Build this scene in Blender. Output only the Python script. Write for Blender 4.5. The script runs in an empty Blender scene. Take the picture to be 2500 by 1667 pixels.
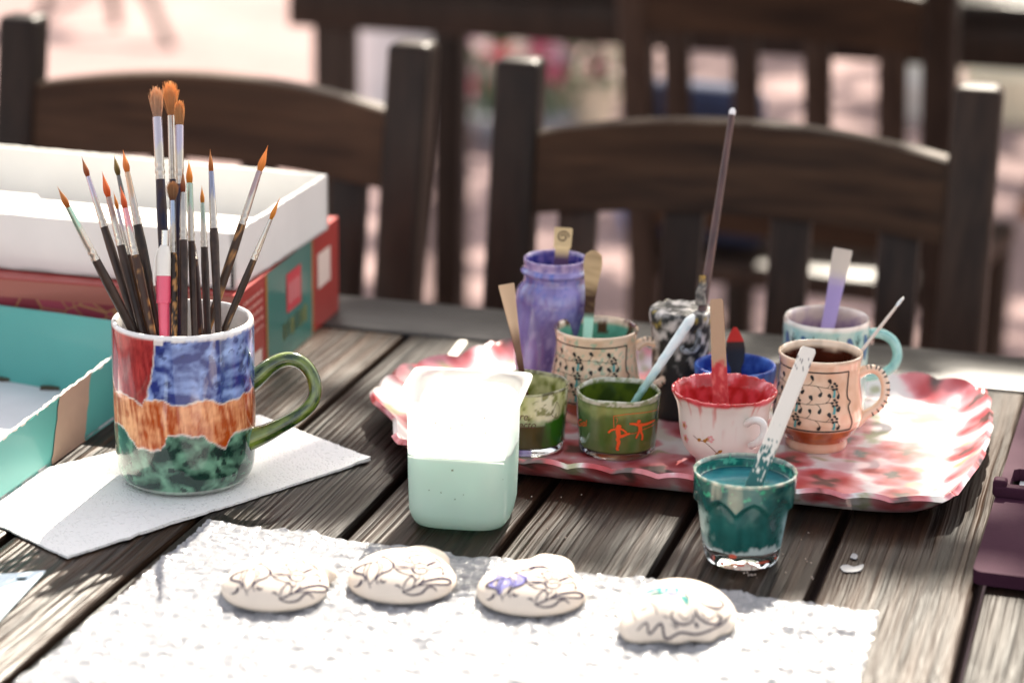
import bpy, bmesh, math, random
import numpy as np
from mathutils import Vector, Matrix, noise
from mathutils.bvhtree import BVHTree

random.seed(7)
SC = bpy.context.scene
COL = SC.collection
TAB = 0.75                                   # height of the table top

# ---------------------------------------------------------------- camera
F_PX, CX, CY = 5917.0, 1250.0, 833.5         # an 85 mm lens, in pixels of the 2500 px wide photograph
PITCH, ROLL = math.radians(16.637), math.radians(0.869)
O = Vector((0, 0, TAB + 0.49))
FW = Vector((0, math.cos(PITCH), -math.sin(PITCH)))
_r = Vector((1, 0, 0)); _u = _r.cross(FW)
RT = math.cos(ROLL) * _r + math.sin(ROLL) * _u
UP = -math.sin(ROLL) * _r + math.cos(ROLL) * _u
cd = bpy.data.cameras.new('camera'); cam = bpy.data.objects.new('camera', cd); COL.objects.link(cam)
cam.matrix_world = Matrix(((RT.x, UP.x, -FW.x, O.x), (RT.y, UP.y, -FW.y, O.y), (RT.z, UP.z, -FW.z, O.z), (0, 0, 0, 1)))
cd.sensor_width = 36; cd.lens = F_PX * 36 / 2500; cd.clip_start = 0.05; cd.clip_end = 500
cd.dof.use_dof = True; cd.dof.focus_distance = 1.395; cd.dof.aperture_fstop = 4.6; cd.dof.aperture_blades = 9
SC.camera = cam

# ---------------------------------------------------------------- light
SUN_EL, SUN_AZ = math.radians(42), math.radians(14)     # azimuth from +Y (behind the table), minus = left
SD = Vector((math.sin(SUN_AZ) * math.cos(SUN_EL), math.cos(SUN_AZ) * math.cos(SUN_EL), math.sin(SUN_EL)))
w = bpy.data.worlds.new('World'); SC.world = w; w.use_nodes = True
nt = w.node_tree; bg = nt.nodes['Background']
sky = nt.nodes.new('ShaderNodeTexSky'); sky.sky_type = 'NISHITA'; sky.sun_disc = False
sky.sun_elevation = SUN_EL; sky.sun_rotation = SUN_AZ
sky.dust_density = 2.5; sky.air_density = 1.0
hs = nt.nodes.new('ShaderNodeHueSaturation'); hs.inputs['Saturation'].default_value = 0.45
tn = nt.nodes.new('ShaderNodeMix'); tn.data_type = 'RGBA'; tn.blend_type = 'MULTIPLY'; tn.inputs[0].default_value = 1
tn.inputs[7].default_value = (1.0, .93, .86, 1)      # the camera's white balance, set warm for the shade
nt.links.new(sky.outputs[0], hs.inputs['Color']); nt.links.new(hs.outputs[0], tn.inputs[6]); nt.links.new(tn.outputs[2], bg.inputs[0])
bg.inputs[1].default_value = 0.125
sd = bpy.data.lights.new('sun', 'SUN'); sun = bpy.data.objects.new('sun', sd); COL.objects.link(sun)
sd.energy = 5.0; sd.angle = math.radians(0.53); sd.color = (1.0, 0.91, 0.77)
sun.rotation_euler = SD.to_track_quat('Z', 'Y').to_euler(); sun.location = (0, 0, 8)
vs = SC.view_settings; vs.view_transform = 'Standard'; vs.look = 'None'; vs.gamma = 1; vs.exposure = 1.78
vs.use_curve_mapping = False
SC.render.engine = 'CYCLES'
cy = SC.cycles; cy.use_denoising = True; cy.max_bounces = 10; cy.transparent_max_bounces = 12
cy.sample_clamp_indirect = 8; cy.caustics_reflective = False; cy.blur_glossy = 0.5

# ---------------------------------------------------------------- where things stand
YAW = math.radians(15.515)                   # the boards of the table run this far off the view
DD = Vector((math.sin(YAW), math.cos(YAW), 0)); EE = Vector((math.cos(YAW), -math.sin(YAW), 0))
def ray(x, y): return FW + (x - CX) / F_PX * RT - (y - CY) / F_PX * UP
def G(x, y, z):                              # point at height z seen at a place in the photograph
    v = ray(x, y); return O + v * ((z - O.z) / v.z)
def T(x, y, h=0.0): return G(x, y, TAB + h)  # the same, h above the table top
def D(x, y, zc): return O + ray(x, y) * zc   # the same, zc metres ahead
def dep(P): return (Vector(P) - O).dot(FW)
def mpp(P): return dep(P) / F_PX
def ov(*a): return [(x * 1.06293, y * 1.06313) for x, y in a]
def proj(P):
    v = Vector(P) - O; z = v.dot(FW); return CX + F_PX * v.dot(RT) / z, CY - F_PX * v.dot(UP) / z
def lerp(a, b, t): return a + (b - a) * t
def clamp(x, a=0.0, b=1.0): return max(a, min(b, x))
def sstep(a, b, x):
    t = clamp((x - a) / (b - a)); return t * t * (3 - 2 * t)
def mixc(a, b, t): return tuple(a[i] + (b[i] - a[i]) * t for i in range(3))
def N3(x, y, z): return noise.noise(Vector((x, y, z)))
def FB(x, y, z, o=4): return noise.fractal(Vector((x, y, z)), 1.0, 2.0, o)
def lin(c): return c / 12.92 if c <= 0.04045 else ((c + 0.055) / 1.055) ** 2.4
def C(h): h = h.lstrip('#'); return tuple(lin(int(h[i:i + 2], 16) / 255) for i in (0, 2, 4))

# ---------------------------------------------------------------- materials
MATS = {}
def M(name, col=(.8, .8, .8), rough=.5, vcol=False, metal=0, coat=0, coat_rough=.05, trans=0, ior=1.45, spec=.5,
      var=0, vscale=40, bump=0, bscale=300, bstretch=(1, 1, 1), transl=0, transp=0, sss=0):
    if name in MATS: return MATS[name]
    m = bpy.data.materials.new(name); m.use_nodes = True; n = m.node_tree; L = n.links.new
    b = n.nodes['Principled BSDF']; out = n.nodes['Material Output']
    b.inputs['Roughness'].default_value = rough; b.inputs['Metallic'].default_value = metal
    b.inputs['Coat Weight'].default_value = coat; b.inputs['Coat Roughness'].default_value = coat_rough
    b.inputs['Transmission Weight'].default_value = trans; b.inputs['IOR'].default_value = ior
    b.inputs['Specular IOR Level'].default_value = spec
    if sss:
        b.inputs['Subsurface Weight'].default_value = sss; b.inputs['Subsurface Radius'].default_value = (.01, .008, .006)
        b.inputs['Subsurface Scale'].default_value = .4
    if vcol:
        a = n.nodes.new('ShaderNodeVertexColor'); a.layer_name = 'Col'; src = a.outputs[0]
    else:
        a = n.nodes.new('ShaderNodeRGB'); a.outputs[0].default_value = (*col, 1); src = a.outputs[0]
    tc = n.nodes.new('ShaderNodeTexCoord')
    if var:
        no = n.nodes.new('ShaderNodeTexNoise'); no.inputs['Scale'].default_value = vscale; no.inputs['Detail'].default_value = 5
        L(tc.outputs['Object'], no.inputs['Vector'])
        mr = n.nodes.new('ShaderNodeMapRange'); mr.inputs[1].default_value = .3; mr.inputs[2].default_value = .7
        mr.inputs[3].default_value = 1 - var; mr.inputs[4].default_value = 1 + var; L(no.outputs[0], mr.inputs[0])
        mm = n.nodes.new('ShaderNodeMix'); mm.data_type = 'RGBA'; mm.blend_type = 'MULTIPLY'; mm.inputs[0].default_value = 1
        L(src, mm.inputs[6]); L(mr.outputs[0], mm.inputs[7]); src = mm.outputs[2]
    L(src, b.inputs['Base Color'])
    bo = None
    if bump:
        mp = n.nodes.new('ShaderNodeMapping'); mp.inputs['Scale'].default_value = bstretch; L(tc.outputs['Object'], mp.inputs[0])
        nb = n.nodes.new('ShaderNodeTexNoise'); nb.inputs['Scale'].default_value = bscale; nb.inputs['Detail'].default_value = 3
        L(mp.outputs[0], nb.inputs['Vector'])
        bo = n.nodes.new('ShaderNodeBump'); bo.inputs['Strength'].default_value = bump; bo.inputs['Distance'].default_value = .002
        L(nb.outputs[0], bo.inputs['Height']); L(bo.outputs[0], b.inputs['Normal'])
    sh = b.outputs[0]
    if transl:
        t = n.nodes.new('ShaderNodeBsdfTranslucent'); L(src, t.inputs[0]); mx = n.nodes.new('ShaderNodeMixShader')
        mx.inputs[0].default_value = transl; L(sh, mx.inputs[1]); L(t.outputs[0], mx.inputs[2]); sh = mx.outputs[0]
    if transp:
        t = n.nodes.new('ShaderNodeBsdfTransparent'); mx = n.nodes.new('ShaderNodeMixShader')
        mx.inputs[0].default_value = transp; L(sh, mx.inputs[1]); L(t.outputs[0], mx.inputs[2]); sh = mx.outputs[0]
    L(sh, out.inputs[0]); MATS[name] = m; return m

def wood_mat(name, dark, light, sx=330, sy=7, rough=.4, bump=.6, axis=1, wear=(0, 0, 0), wear_amt=0.0, spec=.22, coat=0, bdist=.0016, r0=.3, r1=.72):
    """weathered stained boards, the grain along one local axis and different on every board"""
    m = bpy.data.materials.new(name); m.use_nodes = True; n = m.node_tree; L = n.links.new; N = n.nodes.new
    b = n.nodes['Principled BSDF']; b.inputs['Specular IOR Level'].default_value = spec; b.inputs['Coat Weight'].default_value = coat; b.inputs['Coat Roughness'].default_value = .16
    tc = N('ShaderNodeTexCoord'); oi = N('ShaderNodeObjectInfo')
    ad = N('ShaderNodeVectorMath'); ad.operation = 'ADD'; mu = N('ShaderNodeMath'); mu.operation = 'MULTIPLY'; mu.inputs[1].default_value = 9
    L(oi.outputs['Random'], mu.inputs[0]); L(tc.outputs['Object'], ad.inputs[0]); L(mu.outputs[0], ad.inputs[1])
    wl = N('ShaderNodeTexNoise'); wl.inputs['Scale'].default_value = 6; L(ad.outputs[0], wl.inputs['Vector'])
    w2 = N('ShaderNodeVectorMath'); w2.operation = 'MULTIPLY_ADD'; w2.inputs[1].default_value = (.006, .006, .006)
    L(wl.outputs['Color'], w2.inputs[0]); L(ad.outputs[0], w2.inputs[2])
    def nz(sc, det=4):
        mp = N('ShaderNodeMapping'); s = [sc[0]] * 3; s[axis] = sc[1]; mp.inputs['Scale'].default_value = s
        L(w2.outputs[0], mp.inputs[0]); t = N('ShaderNodeTexNoise'); t.inputs['Scale'].default_value = 1; t.inputs['Detail'].default_value = det
        L(mp.outputs[0], t.inputs['Vector']); return t
    g1 = nz((sx, sy), 3); g2 = nz((sx * .3, sy * .4), 3); g3 = nz((11, 5), 4)
    rp = N('ShaderNodeValToRGB'); rp.color_ramp.elements[0].position = r0; rp.color_ramp.elements[1].position = r1
    rp.color_ramp.elements[0].color = (*dark, 1); rp.color_ramp.elements[1].color = (*light, 1)
    mx = N('ShaderNodeMath'); mx.operation = 'MULTIPLY_ADD'; mx.inputs[1].default_value = .55
    m2 = N('ShaderNodeMath'); m2.operation = 'MULTIPLY'; m2.inputs[1].default_value = .45
    L(g2.outputs[0], m2.inputs[0]); L(g1.outputs[0], mx.inputs[0]); L(m2.outputs[0], mx.inputs[2]); L(mx.outputs[0], rp.inputs[0])
    vr = N('ShaderNodeMapRange'); vr.inputs[3].default_value = .55; vr.inputs[4].default_value = 1.6; L(oi.outputs['Random'], vr.inputs[0])
    mm = N('ShaderNodeMix'); mm.data_type = 'RGBA'; mm.blend_type = 'MULTIPLY'; mm.inputs[0].default_value = 1
    L(rp.outputs[0], mm.inputs[6]); L(vr.outputs[0], mm.inputs[7]); src = mm.outputs[2]
    if wear_amt:
        wr = N('ShaderNodeMapRange'); wr.inputs[1].default_value = .52; wr.inputs[2].default_value = .75; wr.inputs[4].default_value = wear_amt
        L(g3.outputs[0], wr.inputs[0]); mw = N('ShaderNodeMix'); mw.data_type = 'RGBA'
        L(wr.outputs[0], mw.inputs[0]); L(src, mw.inputs[6]); mw.inputs[7].default_value = (*wear, 1); src = mw.outputs[2]
    L(src, b.inputs['Base Color'])
    rr = N('ShaderNodeMapRange'); rr.inputs[1].default_value = .3; rr.inputs[2].default_value = .7
    rr.inputs[3].default_value = rough - .08; rr.inputs[4].default_value = rough + .16; L(g3.outputs[0], rr.inputs[0]); L(rr.outputs[0], b.inputs['Roughness'])
    bm = N('ShaderNodeBump'); bm.inputs['Strength'].default_value = bump; bm.inputs['Distance'].default_value = bdist
    L(mx.outputs[0], bm.inputs['Height']); L(bm.outputs[0], b.inputs['Normal'])
    MATS[name] = m; return m

PLANK = wood_mat('dark stained planks', (.0020, .0012, .0008), (.027, .0135, .007), sx=300, sy=4, rough=.36, bump=1.0, wear=(.05, .027, .013), wear_amt=.24, spec=.18, bdist=.004, r0=.40, r1=.62)
CHAIRW = wood_mat('dark chair wood', (.010, .005, .003), (.052, .027, .014), sx=120, sy=10, rough=.5, bump=.12, axis=0, coat=.0, spec=.14)
POSTW = wood_mat('dark chair post wood', (.010, .006, .0045), (.036, .022, .015), sx=120, sy=10, rough=.34, bump=.10, axis=2, coat=0, spec=.16)

# ---------------------------------------------------------------- mesh building
class MB:
    def __init__(s): s.v = []; s.f = []; s.c = []
    def add(s, vs, fs, cs=None):
        o = len(s.v); s.v += [Vector(p) for p in vs]; s.f += [tuple(i + o for i in f) for f in fs]
        s.c += (cs if cs else [(1, 1, 1)] * len(vs)); return s
    def box(s, c, size, mat=None, bevel=0.0, seg=2):
        bm = bmesh.new(); bmesh.ops.create_cube(bm, size=1)
        bmesh.ops.scale(bm, vec=size, verts=bm.verts)
        if bevel: bmesh.ops.bevel(bm, geom=bm.edges[:], offset=bevel, segments=seg, affect='EDGES', profile=.5)
        bm.verts.ensure_lookup_table()
        m = Matrix.Translation(Vector(c)) @ (mat.to_4x4() if mat else Matrix())
        vs = [m @ v.co for v in bm.verts]; fs = [[v.index for v in f.verts] for f in bm.faces]; bm.free(); return s.add(vs, fs)
    def hexa(s, b, t):                        # four corners below, four above
        return s.add(list(b) + list(t), [(3, 2, 1, 0), (4, 5, 6, 7), (0, 1, 5, 4), (1, 2, 6, 5), (2, 3, 7, 6), (3, 0, 4, 7)])
    def lathe(s, prof, c, n=64, a0=0.0, rf=None, cf=None, closed=True):
        """prof [(r, z)], rf(theta, i, r, z) -> r, cf(theta, i, r, z) -> colour; theta 0 looks at the camera"""
        c = Vector(c); vs = []; cs = []; fs = []
        tc = Vector((-c.x, -c.y, 0)).normalized(); rr = Vector((-tc.y, tc.x, 0))
        for i, (r, z) in enumerate(prof):
            for k in range(n):
                th = -math.pi + 2 * math.pi * k / n; r2 = rf(th, i, r, z) if rf else r
                z2 = z
                if isinstance(r2, tuple): r2, z2 = r2
                vs.append(c + tc * (math.cos(th) * r2) + rr * (math.sin(th) * r2) + Vector((0, 0, z2)))
                cs.append(cf(th, i, r2, z2) if cf else (1, 1, 1))
        for i in range(len(prof) - 1):
            for k in range(n):
                k2 = (k + 1) % n; fs.append((i * n + k, i * n + k2, (i + 1) * n + k2, (i + 1) * n + k))
        return s.add(vs, fs, cs)
    def tube(s, path, rad, n=12, cf=None, flat=None, cap=True, up=None):
        """tube along points; rad number / list; flat = (normal axis hint, ratio) gives an oval section"""
        P = [Vector(p) for p in path]; m = len(P); rad = rad if isinstance(rad, (list, tuple)) else [rad] * m
        vs = []; cs = []; fs = []; ref = Vector(up) if up else None; prev = None
        for i in range(m):
            t = (P[min(i + 1, m - 1)] - P[max(i - 1, 0)]).normalized()
            if ref is not None: a = ref - t * ref.dot(t)
            else:
                a = prev - t * prev.dot(t) if prev else (Vector((0, 0, 1)) if abs(t.z) < .9 else Vector((0, 1, 0)))
                a = a - t * a.dot(t)
            a.normalize(); prev = a; b = t.cross(a)
            for k in range(n):
                th = 2 * math.pi * k / n; q = flat if flat else 1
                vs.append(P[i] + a * (math.cos(th) * rad[i] * q) + b * (math.sin(th) * rad[i]))
                cs.append(cf(i / (m - 1), th) if cf else (1, 1, 1))
        for i in range(m - 1):
            for k in range(n):
                k2 = (k + 1) % n; fs.append((i * n + k, i * n + k2, (i + 1) * n + k2, (i + 1) * n + k))
        if cap: fs.append(tuple(range(n - 1, -1, -1))); fs.append(tuple(range((m - 1) * n, m * n)))
        return s.add(vs, fs, cs)
    def bar(s, A, B, w, t, wB=None, bevel=.3, facing=None, cf=None, n=14, bend=0):
        """flat stick from A to B with its broad face to 'facing'"""
        A = Vector(A); B = Vector(B); ax = (B - A).normalized()
        nrm = (facing or (O - A)).copy(); nrm = (nrm - ax * nrm.dot(ax)).normalized(); sd_ = ax.cross(nrm)
        wB = w if wB is None else wB; vs = []; fs = []; cs = []
        sec = [(-.5, -.3), (-.4, -.5), (.4, -.5), (.5, -.3), (.5, .3)] + [(.42 - .07 * q, .5) for q in range(13)] + [(-.5, .3)]; NS = len(sec)
        for i in range(n + 1):
            u = i / n; c = A.lerp(B, u) + nrm * (bend * math.sin(u * math.pi)); ww = lerp(w, wB, u)
            if i in (0, n): ww *= .8
            for (a, b) in sec:
                vs.append(c + sd_ * a * ww + nrm * b * t); cs.append(cf(u, a) if cf else (1, 1, 1))
        for i in range(n):
            for k in range(NS):
                k2 = (k + 1) % NS; fs.append((i * NS + k, i * NS + k2, (i + 1) * NS + k2, (i + 1) * NS + k))
        fs.append(tuple(range(NS - 1, -1, -1))); fs.append(tuple(range(n * NS, n * NS + NS)))
        return s.add(vs, fs, cs)
    def build(s, name, mat, root=None, smooth=True, angle=40, vcol=False, flip=None):
        base = Vector((0, 0, 0)); q = root
        while q: base = base + q.location; q = q.parent
        me = bpy.data.meshes.new(name); me.from_pydata([tuple(p - base) for p in s.v], [], s.f); me.update()
        if flip is not False and len(s.f) < 60000:
            bm = bmesh.new(); bm.from_mesh(me); bmesh.ops.recalc_face_normals(bm, faces=bm.faces[:]); bm.to_mesh(me); bm.free()
        if vcol:
            at = me.color_attributes.new('Col', 'FLOAT_COLOR', 'POINT')
            at.data.foreach_set('color', np.array([(*c, 1) for c in s.c], dtype=np.float32).ravel())
        if mat: me.materials.append(mat)
        if smooth:
            me.polygons.foreach_set('use_smooth', [True] * len(me.polygons))
            try: me.set_sharp_from_angle(angle=math.radians(angle))
            except Exception: pass
        o = bpy.data.objects.new(name, me); COL.objects.link(o)
        if root: o.parent = root
        return o

def tag(o, label=None, cat=None, group=None, kind=None):
    if label: o['label'] = label
    if cat: o['category'] = cat
    if group: o['group'] = group
    if kind: o['kind'] = kind
    return o
def thing(name, label, cat, loc, group=None):
    o = bpy.data.objects.new(name, None); COL.objects.link(o); o.location = loc; o.empty_display_size = .02
    return tag(o, label, cat, group)
def copy_tree(o, parent=None):
    c = o.copy(); COL.objects.link(c)
    if parent: c.parent = parent
    for ch in list(o.children): copy_tree(ch, c)
    return c
def plane_root(o, loc):                       # move the origin of a one-mesh thing to where it stands
    loc = Vector(loc); o.data.transform(Matrix.Translation(-loc)); o.location = loc; return o

# strokes painted on a curved body: real ribbons lying on its surface
class Surf:
    def __init__(s, c, zr):                   # zr [(z, r)] rising; theta 0 looks at the camera
        s.c = Vector(c); s.zr = zr
        s.tc = Vector((-s.c.x, -s.c.y, 0)).normalized(); s.rr = Vector((-s.tc.y, s.tc.x, 0))
    def r(s, z):
        return float(np.interp(z, [a for a, _ in s.zr], [b for _, b in s.zr]))
    def p(s, th, z, lift=.0003):
        r = s.r(z) + lift; return s.c + s.tc * (math.cos(th) * r) + s.rr * (math.sin(th) * r) + Vector((0, 0, z))
    def ribbon(s, mb, pts, wd, lift=.0003):
        P = smooth_path(pts, 5); n = len(P); L = []; Rr = []
        for i, (th, z) in enumerate(P):
            a = P[max(i - 1, 0)]; b = P[min(i + 1, n - 1)]; r = s.r(z); dx = (b[0] - a[0]) * r; dz = b[1] - a[1]; l = math.hypot(dx, dz) or 1
            u = i / (n - 1); ww = (wd(u) if callable(wd) else wd) / 2
            L.append(s.p(th - dz / l * ww / r, z + dx / l * ww, lift)); Rr.append(s.p(th + dz / l * ww / r, z - dx / l * ww, lift))
        mb.add(L + Rr, [(i, i + 1, n + i + 1, n + i) for i in range(n - 1)])
    def blob(s, mb, th, z, a, b, rot=0, tear=0, lift=.0003):
        n = 12; vs = [s.p(th, z, lift)]; r = s.r(z)
        for k in range(n):
            q = 2 * math.pi * k / n; x = a * math.cos(q); y = b * math.sin(q) * (1 - tear * math.cos(q))
            vs.append(s.p(th + (x * math.cos(rot) - y * math.sin(rot)) / r, z + x * math.sin(rot) + y * math.cos(rot), lift))
        mb.add(vs, [(0, 1 + k, 1 + (k + 1) % n) for k in range(n)])
    def poly(s, mb, pts, lift=.0003):         # filled outline in (theta, z), cut into small triangles
        bm = bmesh.new(); vv = [bm.verts.new((a, b, 0)) for a, b in pts]; f = bm.faces.new(vv)
        bmesh.ops.triangulate(bm, faces=[f]); bm.verts.index_update()
        mb.add([s.p(v.co.x, v.co.y, lift) for v in bm.verts], [[v.index for v in f.verts] for f in bm.faces]); bm.free()
def smooth_path(pts, k=5):
    P = [Vector((p[0], p[1], 0)) for p in pts]
    if len(P) < 3: return [tuple(P[0].lerp(P[1], i / k))[:2] for i in range(k + 1)]
    out = []
    for i in range(len(P) - 1):
        p0, p1, p2, p3 = P[max(i - 1, 0)], P[i], P[i + 1], P[min(i + 2, len(P) - 1)]
        for j in range(k):
            t = j / k
            q = .5 * ((2 * p1) + (p2 - p0) * t + (2 * p0 - 5 * p1 + 4 * p2 - p3) * t * t + (3 * p1 - p0 - 3 * p2 + p3) * t ** 3)
            out.append((q.x, q.y))
    out.append((P[-1].x, P[-1].y)); return out
def smooth3(pts, k=6):
    P = [Vector(p) for p in pts]; out = []
    for i in range(len(P) - 1):
        p0, p1, p2, p3 = P[max(i - 1, 0)], P[i], P[i + 1], P[min(i + 2, len(P) - 1)]
        for j in range(k):
            t = j / k
            out.append(.5 * ((2 * p1) + (p2 - p0) * t + (2 * p0 - 5 * p1 + 4 * p2 - p3) * t * t + (3 * p1 - p0 - 3 * p2 + p3) * t ** 3))
    out.append(P[-1]); return out
def text_polys(txt, shear=0.0):
    cu = bpy.data.curves.new('t', 'FONT'); cu.body = txt; cu.size = 1; cu.shear = shear; cu.resolution_u = 4
    o = bpy.data.objects.new('t', cu); COL.objects.link(o); dg = bpy.context.evaluated_depsgraph_get()
    me = bpy.data.meshes.new_from_object(o.evaluated_get(dg))
    r = ([tuple(v.co) for v in me.vertices], [tuple(p.vertices) for p in me.polygons])
    bpy.data.objects.remove(o); bpy.data.curves.remove(cu); bpy.data.meshes.remove(me); return r

# ================================================================ the setting
def ground():
    m = bpy.data.materials.new('pink stone paving'); m.use_nodes = True; n = m.node_tree; L = n.links.new; N = n.nodes.new
    b = n.nodes['Principled BSDF']; b.inputs['Roughness'].default_value = .9; b.inputs['Specular IOR Level'].default_value = .08
    tc = N('ShaderNodeTexCoord'); br = N('ShaderNodeTexBrick'); br.inputs['Scale'].default_value = 5
    br.inputs['Color1'].default_value = (.29, .205, .198, 1); br.inputs['Color2'].default_value = (.24, .165, .160, 1)
    br.inputs['Mortar'].default_value = (.19, .145, .14, 1); br.inputs['Mortar Size'].default_value = .012
    L(tc.outputs['Object'], br.inputs['Vector'])
    no = N('ShaderNodeTexNoise'); no.inputs['Scale'].default_value = 1.3; no.inputs['Detail'].default_value = 4; L(tc.outputs['Object'], no.inputs['Vector'])
    mr = N('ShaderNodeMapRange'); mr.inputs[1].default_value = .3; mr.inputs[2].default_value = .7; mr.inputs[3].default_value = .75; mr.inputs[4].default_value = 1.3
    L(no.outputs[0], mr.inputs[0]); mm = N('ShaderNodeMix'); mm.data_type = 'RGBA'; mm.blend_type = 'MULTIPLY'; mm.inputs[0].default_value = 1
    L(br.outputs[0], mm.inputs[6]); L(mr.outputs[0], mm.inputs[7]); L(mm.outputs[2], b.inputs['Base Color'])
    mb = MB(); mb.add([(-120, -120, 0), (120, -120, 0), (120, 120, 0), (-120, 120, 0)], [(0, 1, 2, 3)])
    o = mb.build('ground', m); o['kind'] = 'structure'
ground()

def beam(mb, secs, bevel=.003, seg=2):
    """secs [(centre, size x, size y)]: a post or rail swept through rectangular sections"""
    bm = bmesh.new(); rings = []
    for c, sx, sy in secs:
        c = Vector(c); rings.append([bm.verts.new(c + Vector((a * sx / 2, b * sy / 2, 0))) for a, b in ((-1, -1), (1, -1), (1, 1), (-1, 1))])
    for a, b in zip(rings, rings[1:]):
        for k in range(4): bm.faces.new((a[k], a[(k + 1) % 4], b[(k + 1) % 4], b[k]))
    bm.faces.new(rings[0][::-1]); bm.faces.new(rings[-1])
    ed = [e for e in bm.edges if any(f.normal.angle(g.normal, 0) > .6 for f in e.link_faces for g in e.link_faces if f is not g)] if False else None
    bm.normal_update()
    ed = [e for e in bm.edges if len(e.link_faces) == 2 and e.link_faces[0].normal.angle(e.link_faces[1].normal, 0) > .6]
    bmesh.ops.bevel(bm, geom=ed, offset=bevel, segments=seg, affect='EDGES', profile=.5)
    bm.verts.ensure_lookup_table(); bm.verts.index_update()
    mb.add([v.co.copy() for v in bm.verts], [[v.index for v in f.verts] for f in bm.faces]); bm.free(); return mb
def sub(mb, name, mat, root, **k):
    o = mb.build(name, mat, **k); o.parent = root; return o

# ---------------------------------------------------------------- the table everything stands on
E0, D0 = -0.33, 1.20
table = thing('wooden_table', 'dark stained wooden table with grooved planks, covered with paints and brushes', 'table', EE * E0 + DD * D0)
table.rotation_euler = (0, 0, -YAW)
seams = [-.8625, -.7755, -.688, -.601, -.5141, -.4246, -.3369, -.2487, -.1631, -.0789, .0085, .096, .183]
for a, b in zip(seams, seams[1:]):
    mb = MB(); d0, d1 = .55, 1.5735
    mb.box(((a + b) / 2 - E0, (d0 + d1) / 2 - D0, TAB - .014 + random.uniform(-.0004, .0002)), (b - a - .0052, d1 - d0, .028), bevel=.0022, seg=3)
    sub(mb, 'plank', PLANK, table, angle=60)
mb = MB(); mb.box(((seams[0] + seams[-1]) / 2 - E0, 1.6185 - D0, TAB - .0145), (seams[-1] - seams[0] + .01, .083, .029), bevel=.004, seg=3)
ENDB = wood_mat('dark stained end board', (.005, .0045, .005), (.022, .020, .021), rough=.34, bump=.3, axis=0, spec=.16)
sub(mb, 'end_board', ENDB, table, angle=60)
for d_ in (.62, 1.56):
    mb = MB(); mb.box((0, d_ - D0 - .02, TAB - .075), (.95, .025, .09), bevel=.003); sub(mb, 'apron', POSTW, table)
for e_ in (seams[0] + .07, seams[-1] - .07):
    mb = MB(); mb.box((e_ - E0, 1.08 - D0, TAB - .075), (.025, .88, .09), bevel=.003); sub(mb, 'apron', POSTW, table)
    for d_ in (.62, 1.54):
        mb = MB(); mb.box((e_ - E0, d_ - D0 - .02, (TAB - .03) / 2), (.07, .07, TAB - .03), bevel=.004); sub(mb, 'leg', POSTW, table)

# ---------------------------------------------------------------- chairs
IRON = M('black bolt iron', (.12, .13, .16), .22, metal=.9)
def make_chair(label, W=.385, H=.88, nslat=4, slat_w=.034):
    root = thing('wooden_chair', label, 'chair', (0, 0, 0), 'dark wooden chairs')
    tilt = lambda z: max(0, z - .42) * .17
    for s in (-1, 1):
        mb = MB(); beam(mb, [((s * W / 2, tilt(z) * 1, z), .040, .034) for z in (0, .42, .6, H)], .007, 4); sub(mb, 'rear_post', POSTW, root)
    def rail(z0, z1, arch0, arch1, th, name):
        mb = MB(); n = 16; vs = []; fs = []
        for i in range(n + 1):
            u = -1 + 2 * i / n; x = u * (W / 2 - .0195); k = 1 - u * u
            zb = z0 + arch0 * k; zt = z1 + arch1 * k; bow = .012 * k
            for z, yy in ((zb, -th / 2), (zb, th / 2), (zt - .002, th / 2), (zt, th / 2 - .003), (zt, -th / 2 + .003), (zt - .002, -th / 2)):
                vs.append((x, tilt(z) + yy + bow + .002, z))
        for i in range(n):
            for k in range(6): fs.append((i * 6 + k, i * 6 + (k + 1) % 6, (i + 1) * 6 + (k + 1) % 6, (i + 1) * 6 + k))
        fs.append((5, 4, 3, 2, 1, 0)); fs.append(tuple(n * 6 + k for k in range(6)))
        mb.add(vs, fs); sub(mb, name, CHAIRW, root, angle=30)
    rail(H - .128, H - .060, .009, .017, .024, 'crest_rail'); rail(.50, .55, 0, 0, .022, 'lower_rail')
    for i in range(nslat):
        x = (-.5 + (i + .5) / nslat) * (W - .02) ; mb = MB()
        k = 1 - (2 * x / W) ** 2
        beam(mb, [((x, tilt(z) + .004 + .010 * k, z), slat_w, .012) for z in (.545, .65, H - .118)], .002); sub(mb, 'slat', POSTW, root)
    mb = MB(); mb.box((0, -.19, .44), (W + .02, .40, .03), bevel=.006, seg=3); sub(mb, 'seat', POSTW, root)
    for s in (-1, 1):
        mb = MB(); mb.box((s * (W / 2 - .01), -.36, .2125), (.038, .038, .425), bevel=.003); sub(mb, 'front_leg', POSTW, root)
        mb = MB(); mb.box((s * (W / 2 - .01), -.18, .2), (.02, .32, .03), bevel=.003); sub(mb, 'stretcher', POSTW, root)
        mb = MB(); c = Vector((s * W / 2, tilt(H - .095) - .0165, H - .095))
        mb.lathe([(.0001, .005), (.004, .0045), (.0065, .002), (.007, 0)], (0, 0, 0), 14)
        rot = Matrix.Rotation(math.radians(90), 3, 'X'); mb.v = [c + rot @ p for p in mb.v]; sub(mb, 'bolt', IRON, root)
    return root
def place_chair(ch, tl, tr, H=.88):
    tl = Vector(tl); tr = Vector(tr); mid = (tl + tr) / 2; a = math.atan2(tr.y - tl.y, tr.x - tl.x)
    off = Matrix.Rotation(a, 3, 'Z') @ Vector((0, (H - .42) * .17, 0))
    ch.location = (mid.x - off.x, mid.y - off.y, 0); ch.rotation_euler = (0, 0, a); return ch
chB = make_chair('dark wooden chair behind the tray of paint cups, its arched back fully in view')
place_chair(chB, D(1284, 150, 2.066), D(2379, 214, 1.978))
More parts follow.
